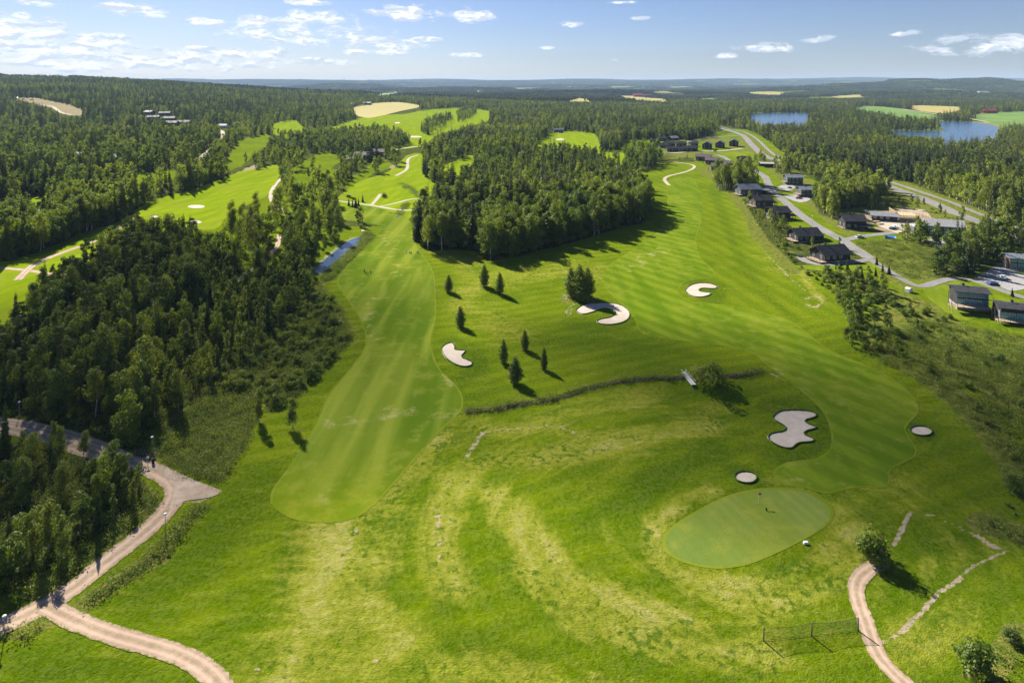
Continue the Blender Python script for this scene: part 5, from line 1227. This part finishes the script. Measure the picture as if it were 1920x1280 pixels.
# practice net with posts
P3 = [gz(1432, 1201), gz(1522, 1192), gz(1609, 1182)]
hh = 1.95; r = empty('practice_net', P3[1], 0, 'low dark net strung between three posts at bottom right', 'net')
for q in P3:
    d = q - P3[1]; MB().tube([(d.x, d.y, d.z - .3), (d.x, d.y, d.z + hh)], [.11, .09], 8).build('post', M['wood'], r, True)
g = G('net cord'); M['net'] = g.bsdf((.035, .04, .035), .9, .1)
for a, c in ((0, 1), (1, 2)):
    b = MB(); A = P3[a] - P3[1]; B = P3[c] - P3[1]; n = 26
    def pt(t, s):
        sag = .30 * math.sin(math.pi * t) * (.4 + .6 * s); q = A.lerp(B, t); return (q.x, q.y, q.z + .08 + (hh - .12) * s - sag * s * .9 + 0)
    for k in range(9):
        s = k / 8; w = .05 if k in (0, 8) else .018
        for j in range(n): b.bar(pt(j / n, s), pt((j + 1) / n, s), w)
    for j in range(n * 2 + 1): t = j / (n * 2); b.bar(pt(t, 0), pt(t, .5), .018); b.bar(pt(t, .5), pt(t, 1), .018)
    b.build('netting', M['net'], r)

# flags and markers on the green
M['redc'] = plain('red cloth', (.55, .03, .03), .8, .1, 4)
p = gz(1422, 944); r = empty('flagstick', p, 0, 'flagstick with small red flag on the oval green', 'flag')
MB().tube([(0, 0, 0), (0, 0, 2.1)], [.03, .025], 6).build('stick', M['white'], r)
b = MB()
for i in range(5):
    for s in (0, 1): b.v.append((.03 + i * .14, .05 * math.sin(i * 1.3), 2.05 - s * (.42 - i * .03)))
b.f = [(2 * i, 2 * i + 1, 2 * i + 3, 2 * i + 2) for i in range(4)]; b.build('flag', M['redc'], r)
p = gz(1437, 957); o = MB().tube([(0, 0, .05), (0, 0, .5)], [.14, .14], 10).build('hole_marker', M['blackp']); o.location = p; tag(o, 'small dark marker on the oval green', 'marker')
p = gz(1511, 1019); o = MB().prism([(-.45, .05), (.45, .05), (.35, .4), (-.35, .4)], 'y', -.22, .22).build('tee_marker', M['white']); o.location = p; tag(o, 'small white block beside the oval green', 'marker')
p = gz(1720, 552) if False else gz(1704, 547); o = MB().box(-1.2, 1.2, -.8, .8, .05, 1.3).prism([(-1.25, 1.303), (1.25, 1.303), (0, 1.75)], 'y', -.85, .85).build('garden_shed', M['white']); o.location = p; o.rotation_euler.z = .5; tag(o, 'tiny white shed in the weeds below the lane', 'shed')

# golfers --------------------------------------------------------------
M['skin'] = plain('skin', (.45, .27, .2), .6, .05, 5); M['hair'] = plain('dark cap', (.03, .03, .04), .8, .1, 5)
def person(px, py, rot, shirt, pants, label, pose=0, group=None):
    p = gz(px, py); r = empty('person', p, R(rot), label, 'person', group)
    g = G('golfer clothes'); z = g.n('SeparateXYZ', out=2, Vector=g.n('TexCoord', out=3)); 
    c = g.mix(g.math('GREATER_THAN', z, .93), pants, shirt); c = g.mix(g.math('GREATER_THAN', z, 1.47), c, (.45, .27, .2)); c = g.mix(g.math('LESS_THAN', z, .08), c, (.5, .5, .5))
    m = g.bsdf(c, .85, .1)
    sw = .12 if pose == 0 else .26
    V = [(0,0,.95),(0,0,1.15),(0,0,1.38),(0,-.01,1.5),(0,-.02,1.62),(0,-.01,1.72),
         (-.1,0,.9),(-.12,-sw,.5),(-.13,-sw*.6,.08),(-.13,-sw*.6-.16,.03),(.1,0,.9),(.12,sw*.7,.5),(.13,sw,.08),(.13,sw-.16,.03),
         (-.2,0,1.4),(-.27,.02,1.14),(-.22,-.2,.95),(-.2,-.28,.9),(.2,0,1.4),(.28,.02,1.14),(.2 if pose else .12,-.22,.96),(.2 if pose else .02,-.3,.92)]
    E = [(0,1),(1,2),(2,3),(3,4),(4,5),(0,6),(6,7),(7,8),(8,9),(0,10),(10,11),(11,12),(12,13),(2,14),(14,15),(15,16),(16,17),(2,18),(18,19),(19,20),(20,21)]
    rad = [.15,.14,.16,.06,.1,.08,.1,.075,.05,.04,.1,.075,.05,.04,.07,.05,.035,.04,.07,.05,.035,.04]
    me = bpy.data.meshes.new('body'); me.from_pydata(V, E, []); me.materials.append(m); o = link(me, 'body', r)
    md = o.modifiers.new('skin', 'SKIN')
    for i, v in enumerate(me.skin_vertices[0].data): v.radius = (rad[i], rad[i]); v.use_root = i == 0
    o.modifiers.new('sub', 'SUBSURF').levels = 1; o.modifiers['sub'].render_levels = 1
    MB().tube([(0, -.01, 1.68), (0, -.01, 1.74), (0, -.01, 1.81)], [.115, .11, .05], 10).build('cap', M['hair'], r, True)
def bag(px, py, rot, col, label):
    p = gz(px, py); r = empty('golf_trolley', p, R(rot), label, 'golf trolley'); m = M.setdefault('bag' + str(col), plain('bag cloth', col, .7, .1, 3))
    MB().tube([(0, .1, .2), (0, -.05, .7), (0, -.2, 1.1)], [.14, .16, .17], 10).build('bag', m, r, True)
    for s in (-.3, .3): MB().tube([(s - .03, .1, .15), (s + .03, .1, .15)], [.15, .15], 10).build('wheel', M['blackp'], r)
    MB().bar((0, .1, .2), (0, .5, 1.05), .05).build('handle', M['metal'], r)
K, W_, RD, BL = (.02, .02, .025), (.7, .7, .7), (.55, .05, .04), (.04, .07, .2)
person(683, 512, 20, K, K, 'golfer in black, leftmost of the trio on the long fairway', 1); person(690, 516, 100, K, BL, 'golfer in dark clothes, nearest of the trio on the long fairway'); person(695, 513, -60, RD, K, 'golfer in a red top in the trio on the long fairway')
person(762, 476, 40, W_, K, 'golfer in a white top, leftmost of the upper trio on the fairway', 1); person(771, 478, -20, K, K, 'golfer in black, middle of the upper trio on the fairway'); person(785, 476, 60, W_, BL, 'golfer in a white top at the right edge of the fairway')
bag(686, 513, 30, K, 'black golf trolley beside the lower trio'); bag(768, 475, 80, BL, 'dark blue golf trolley beside the upper trio'); bag(782, 475, 10, K, 'black golf trolley by the right golfer')
person(276, 422, 0, K, K, 'golfer in black on the bright green above the dark wood, left one'); person(281, 421, 60, W_, K, 'golfer in a white top on the bright green above the dark wood'); person(297, 427, 60, BL, K, 'golfer in blue on the bright green above the dark wood')

# far masts
p = gz(645, 152.5); r = empty('lookout_tower', p, 0, 'lookout tower on the far wooded ridge', 'tower'); 
MB().tube([(0, 0, 0), (0, 0, 48)], [5, 4], 8).build('shaft', M['greyw'], r); MB().tube([(0, 0, 48.1), (0, 0, 52), (0, 0, 60), (0, 0, 62)], [6, 13, 13, 7], 10).build('cabin', M['greyw'], r); MB().tube([(0, 0, 62.1), (0, 0, 95)], [1.5, .6], 6).build('antenna', M['metal'], r)
for a, b_, h, l in [(1737, 141, 130, 'tall thin mast on the right hill'), (527, 152, 45, 'thin mast at the end of the left ridge')]:
    p = gz(a, b_); r = empty('radio_mast', p, 0, l, 'mast'); MB().tube([(0, 0, 0), (0, 0, h)], [1.4, .8], 6).build('mast_tube', M['metal'], r)
    b = MB()
    for k in range(3): t = 2.1 * k; b.bar((math.cos(t) * h * .3, math.sin(t) * h * .3, 0), (0, 0, h * .8), .4)
    b.build('guy_wire', M['metal'], r)
p = gz(1872, 254); o = MB().box(-8, 8, -1.5, 1.5, .6, 1.2).build('jetty', M['wood']); o.location = p; tag(o, 'small wooden jetty on the lake', 'jetty')
p = gz(1868, 254); o = MB().prism([(-3, .5), (3.4, .5), (4.2, 1.7), (-3, 1.5)], 'y', -1.2, 1.2).build('moored_boat', M['white']); o.location = (p.x, p.y, p.z); tag(o, 'white boat moored at the jetty', 'boat')

# ------------------------------------------------------------------ light
AZ, EL = 34.0, 33.0          # shadows fall towards the camera and to the right
sd = Vector((-math.sin(R(AZ)) * math.cos(R(EL)), math.cos(R(AZ)) * math.cos(R(EL)), math.sin(R(EL))))
sl = bpy.data.lights.new('sun', 'SUN'); so = bpy.data.objects.new('sun', sl); COL.objects.link(so)
sl.energy = 5.0; sl.angle = R(.5); sl.color = (1, .94, .82); so.rotation_euler = sd.to_track_quat('Z', 'Y').to_euler(); so.location = (0, 0, 500)

# cloud lenses added above the camera, outside the frame, shaped to shade the ground
g = G('cloud vapour'); g.t.links.new(g.n('VolumePrincipled', Color=(1, 1, 1), Density=.03, Anisotropy=.3), g.out.inputs['Volume']); M['cloud'] = g.m
def cloud(gx, gy, rx, ry, thick, seed, label, alt=620, rot=0):
    c = Vector((gx, gy, 0)) + sd * (alt / sd.z); b = MB(); n, m = 12, 48
    for side in (1, -1):
        for i in range(n + 1):
            for j in range(m):
                a = 2 * math.pi * j / m; rr = i / n; wob = 1 + .12 * math.sin(3 * a + seed) + .08 * math.sin(5 * a + seed * 2) + .05 * math.sin(9 * a + seed * 5)
                x, y = rr * rx * wob * math.cos(a), rr * ry * wob * math.sin(a); x, y = x * math.cos(rot) - y * math.sin(rot), x * math.sin(rot) + y * math.cos(rot)
                tz = thick * (1 - rr ** 2) ** .8 * (.75 + .25 * math.sin(x / 21 + seed) * math.cos(y / 17 + seed))
                b.v.append((x, y, tz if side > 0 else -tz * .25))
    half = (n + 1) * m
    for s in (0, 1):
        for i in range(n):
            for j in range(m):
                q = [s * half + i * m + j, s * half + i * m + (j + 1) % m, s * half + (i + 1) * m + (j + 1) % m, s * half + (i + 1) * m + j]
                b.f.append(tuple(q if s else q[::-1]))
    me = b.mesh('cloud', M['cloud'], True)
    import bmesh
    bm = bmesh.new(); bm.from_mesh(me); bmesh.ops.remove_doubles(bm, verts=bm.verts, dist=.01); bmesh.ops.dissolve_degenerate(bm, dist=.001, edges=bm.edges); bmesh.ops.recalc_face_normals(bm, faces=bm.faces); bm.to_mesh(me); bm.free()
    o = link(me, 'cloud'); o.location = c; tag(o, label, 'cloud')
cloud(74, 160, 100, 58, 25, 1, 'unseen cloud placed to shade the right fairway', rot=-.1)
cloud(-118, 188, 106, 126, 19, 2, 'unseen thin wide cloud placed to shade the dark wood and long fairway')
cloud(-112, 128, 34, 26, 12, 3, 'small unseen cloud placed to shade the bottom left wood')

cloud(-1300, 3300, 900, 330, 90, 4, 'unseen wide cloud added to shade the far left forest', alt=1250)  # distant clouds added outside the frame to vary the shade far away
cloud(1400, 4600, 1500, 420, 90, 5, 'unseen wide cloud added to shade the distant plain', alt=1500)
cloud(250, 2500, 420, 160, 80, 6, 'unseen cloud added to shade the forest beyond the lake', alt=1000)
# haze -----------------------------------------------------------------
g = G('haze'); g.t.links.new(g.n('VolumePrincipled', Color=(.52, .72, 1.0), Density=4.2e-5, Anisotropy=0.0), g.out.inputs['Volume'])
zt = float(Z.max()) + 60; zb = float(Z.min()) - 1
o = MB().box(-52000, 52000, -400, 24500, zb, zt).build('haze', g.m); tag(o, 'thin blue air over the whole landscape', 'haze', None, 'stuff')
print('haze top', zt)

# sky ------------------------------------------------------------------
w = bpy.data.worlds.new('World'); S.world = w; w.use_nodes = True; g = G('', w)
sky = g.n('TexSky', props=dict(sky_type='NISHITA', sun_disc=False, sun_elevation=R(EL), sun_rotation=R(-AZ), altitude=100, air_density=1.0, dust_density=.25, ozone_density=2.0))
gen = g.n('TexCoord', out=0)
xyz = g.t.nodes.new('ShaderNodeSeparateXYZ'); g.t.links.new(gen, xyz.inputs[0]); sx, sy, sz = xyz.outputs
az = g.math('ARCTAN2', sx, sy); el = g.math('ARCSINE', sz)
def A_(px): return math.atan((px - 960) / F)
def E_(py, px=960): return math.atan((HY - py) / F * math.cos(A_(px)))
CL = [(70,5,60,7),(250,20,75,13),(60,62,110,22),(10,48,35,22),(190,75,90,14),(90,92,170,14),(385,40,60,8),(480,42,50,14),(595,33,85,15),(540,62,110,11),(560,76,90,8),(765,25,85,17),(880,30,55,15),(870,103,50,6),(740,85,80,12),(690,72,50,7),(800,74,35,7),(1072,46,32,6),(1202,35,20,4),(1024,90,18,4),
      (1430,90,60,10),(1360,105,35,5),(1530,75,35,8),(1695,63,40,5),(1800,73,22,5),(1850,88,80,10),(1900,78,60,12),(300,112,200,9),(140,118,180,14),(430,100,160,10),(600,116,110,8),(570,5,60,6),(1170,5,40,3),(700,98,80,6),(1150,112,16,3),(375,92,50,6),(40,30,24,8)]
den = None
for cx, cy, rx, ry, wt in [(*c_, 1.0) for c_ in CL] + [(110,98,280,46,.72), (560,62,230,46,.55), (300,118,340,16,.85), (1820,86,140,22,.6)]:
    a, e, ra, re = A_(cx), E_(cy, cx), rx / F * math.cos(A_(cx)) ** 2, ry / F * 1.05
    u = g.mul(g.add(az, -a), 1 / ra); v = g.mul(g.add(el, -e), 1 / re)
    d = g.math('SUBTRACT', wt, g.add(g.mul(u, u), g.mul(v, v)))
    den = d if den is None else g.math('MAXIMUM', den, d)
cv = g.n('CombineXYZ', X=g.mul(az, 1), Y=g.mul(el, 2.6), Z=0)
f1 = g.noise(cv, 34, 7, .62, .3); f2 = g.noise(g.vmath('ADD', cv, (.004, -.012, 0)), 34, 6, .6, .3)
dd = g.add(g.math('MAXIMUM', den, -1.2), g.mul(g.add(f1, -.5), 4.6))
mask = g.sm(dd, .12, 1.0)
shade = g.sm(g.math('SUBTRACT', f2, f1), -.10, .09)
ccol = g.mix(shade, (.68, .76, .88), (1.28, 1.27, 1.24))
bg = g.n('Background', Color=g.mix(1, sky, (.54, .575, .76), 'MULTIPLY'), Strength=.05)
bc = g.n('Background', Color=ccol, Strength=.40)
ms = g.n('MixShader', Fac=g.mul(mask, .9), i1=bg, i2=bc)
g.t.links.new(ms, g.out.inputs['Surface'])

vs = S.view_settings; vs.view_transform = 'Standard'; vs.look = 'None'; vs.exposure = 1.38; vs.gamma = 1
S.render.engine = 'CYCLES'; S.cycles.volume_bounces = 0; S.cycles.max_bounces = 6; S.cycles.transparent_max_bounces = 8
print('objects', len(bpy.data.objects))
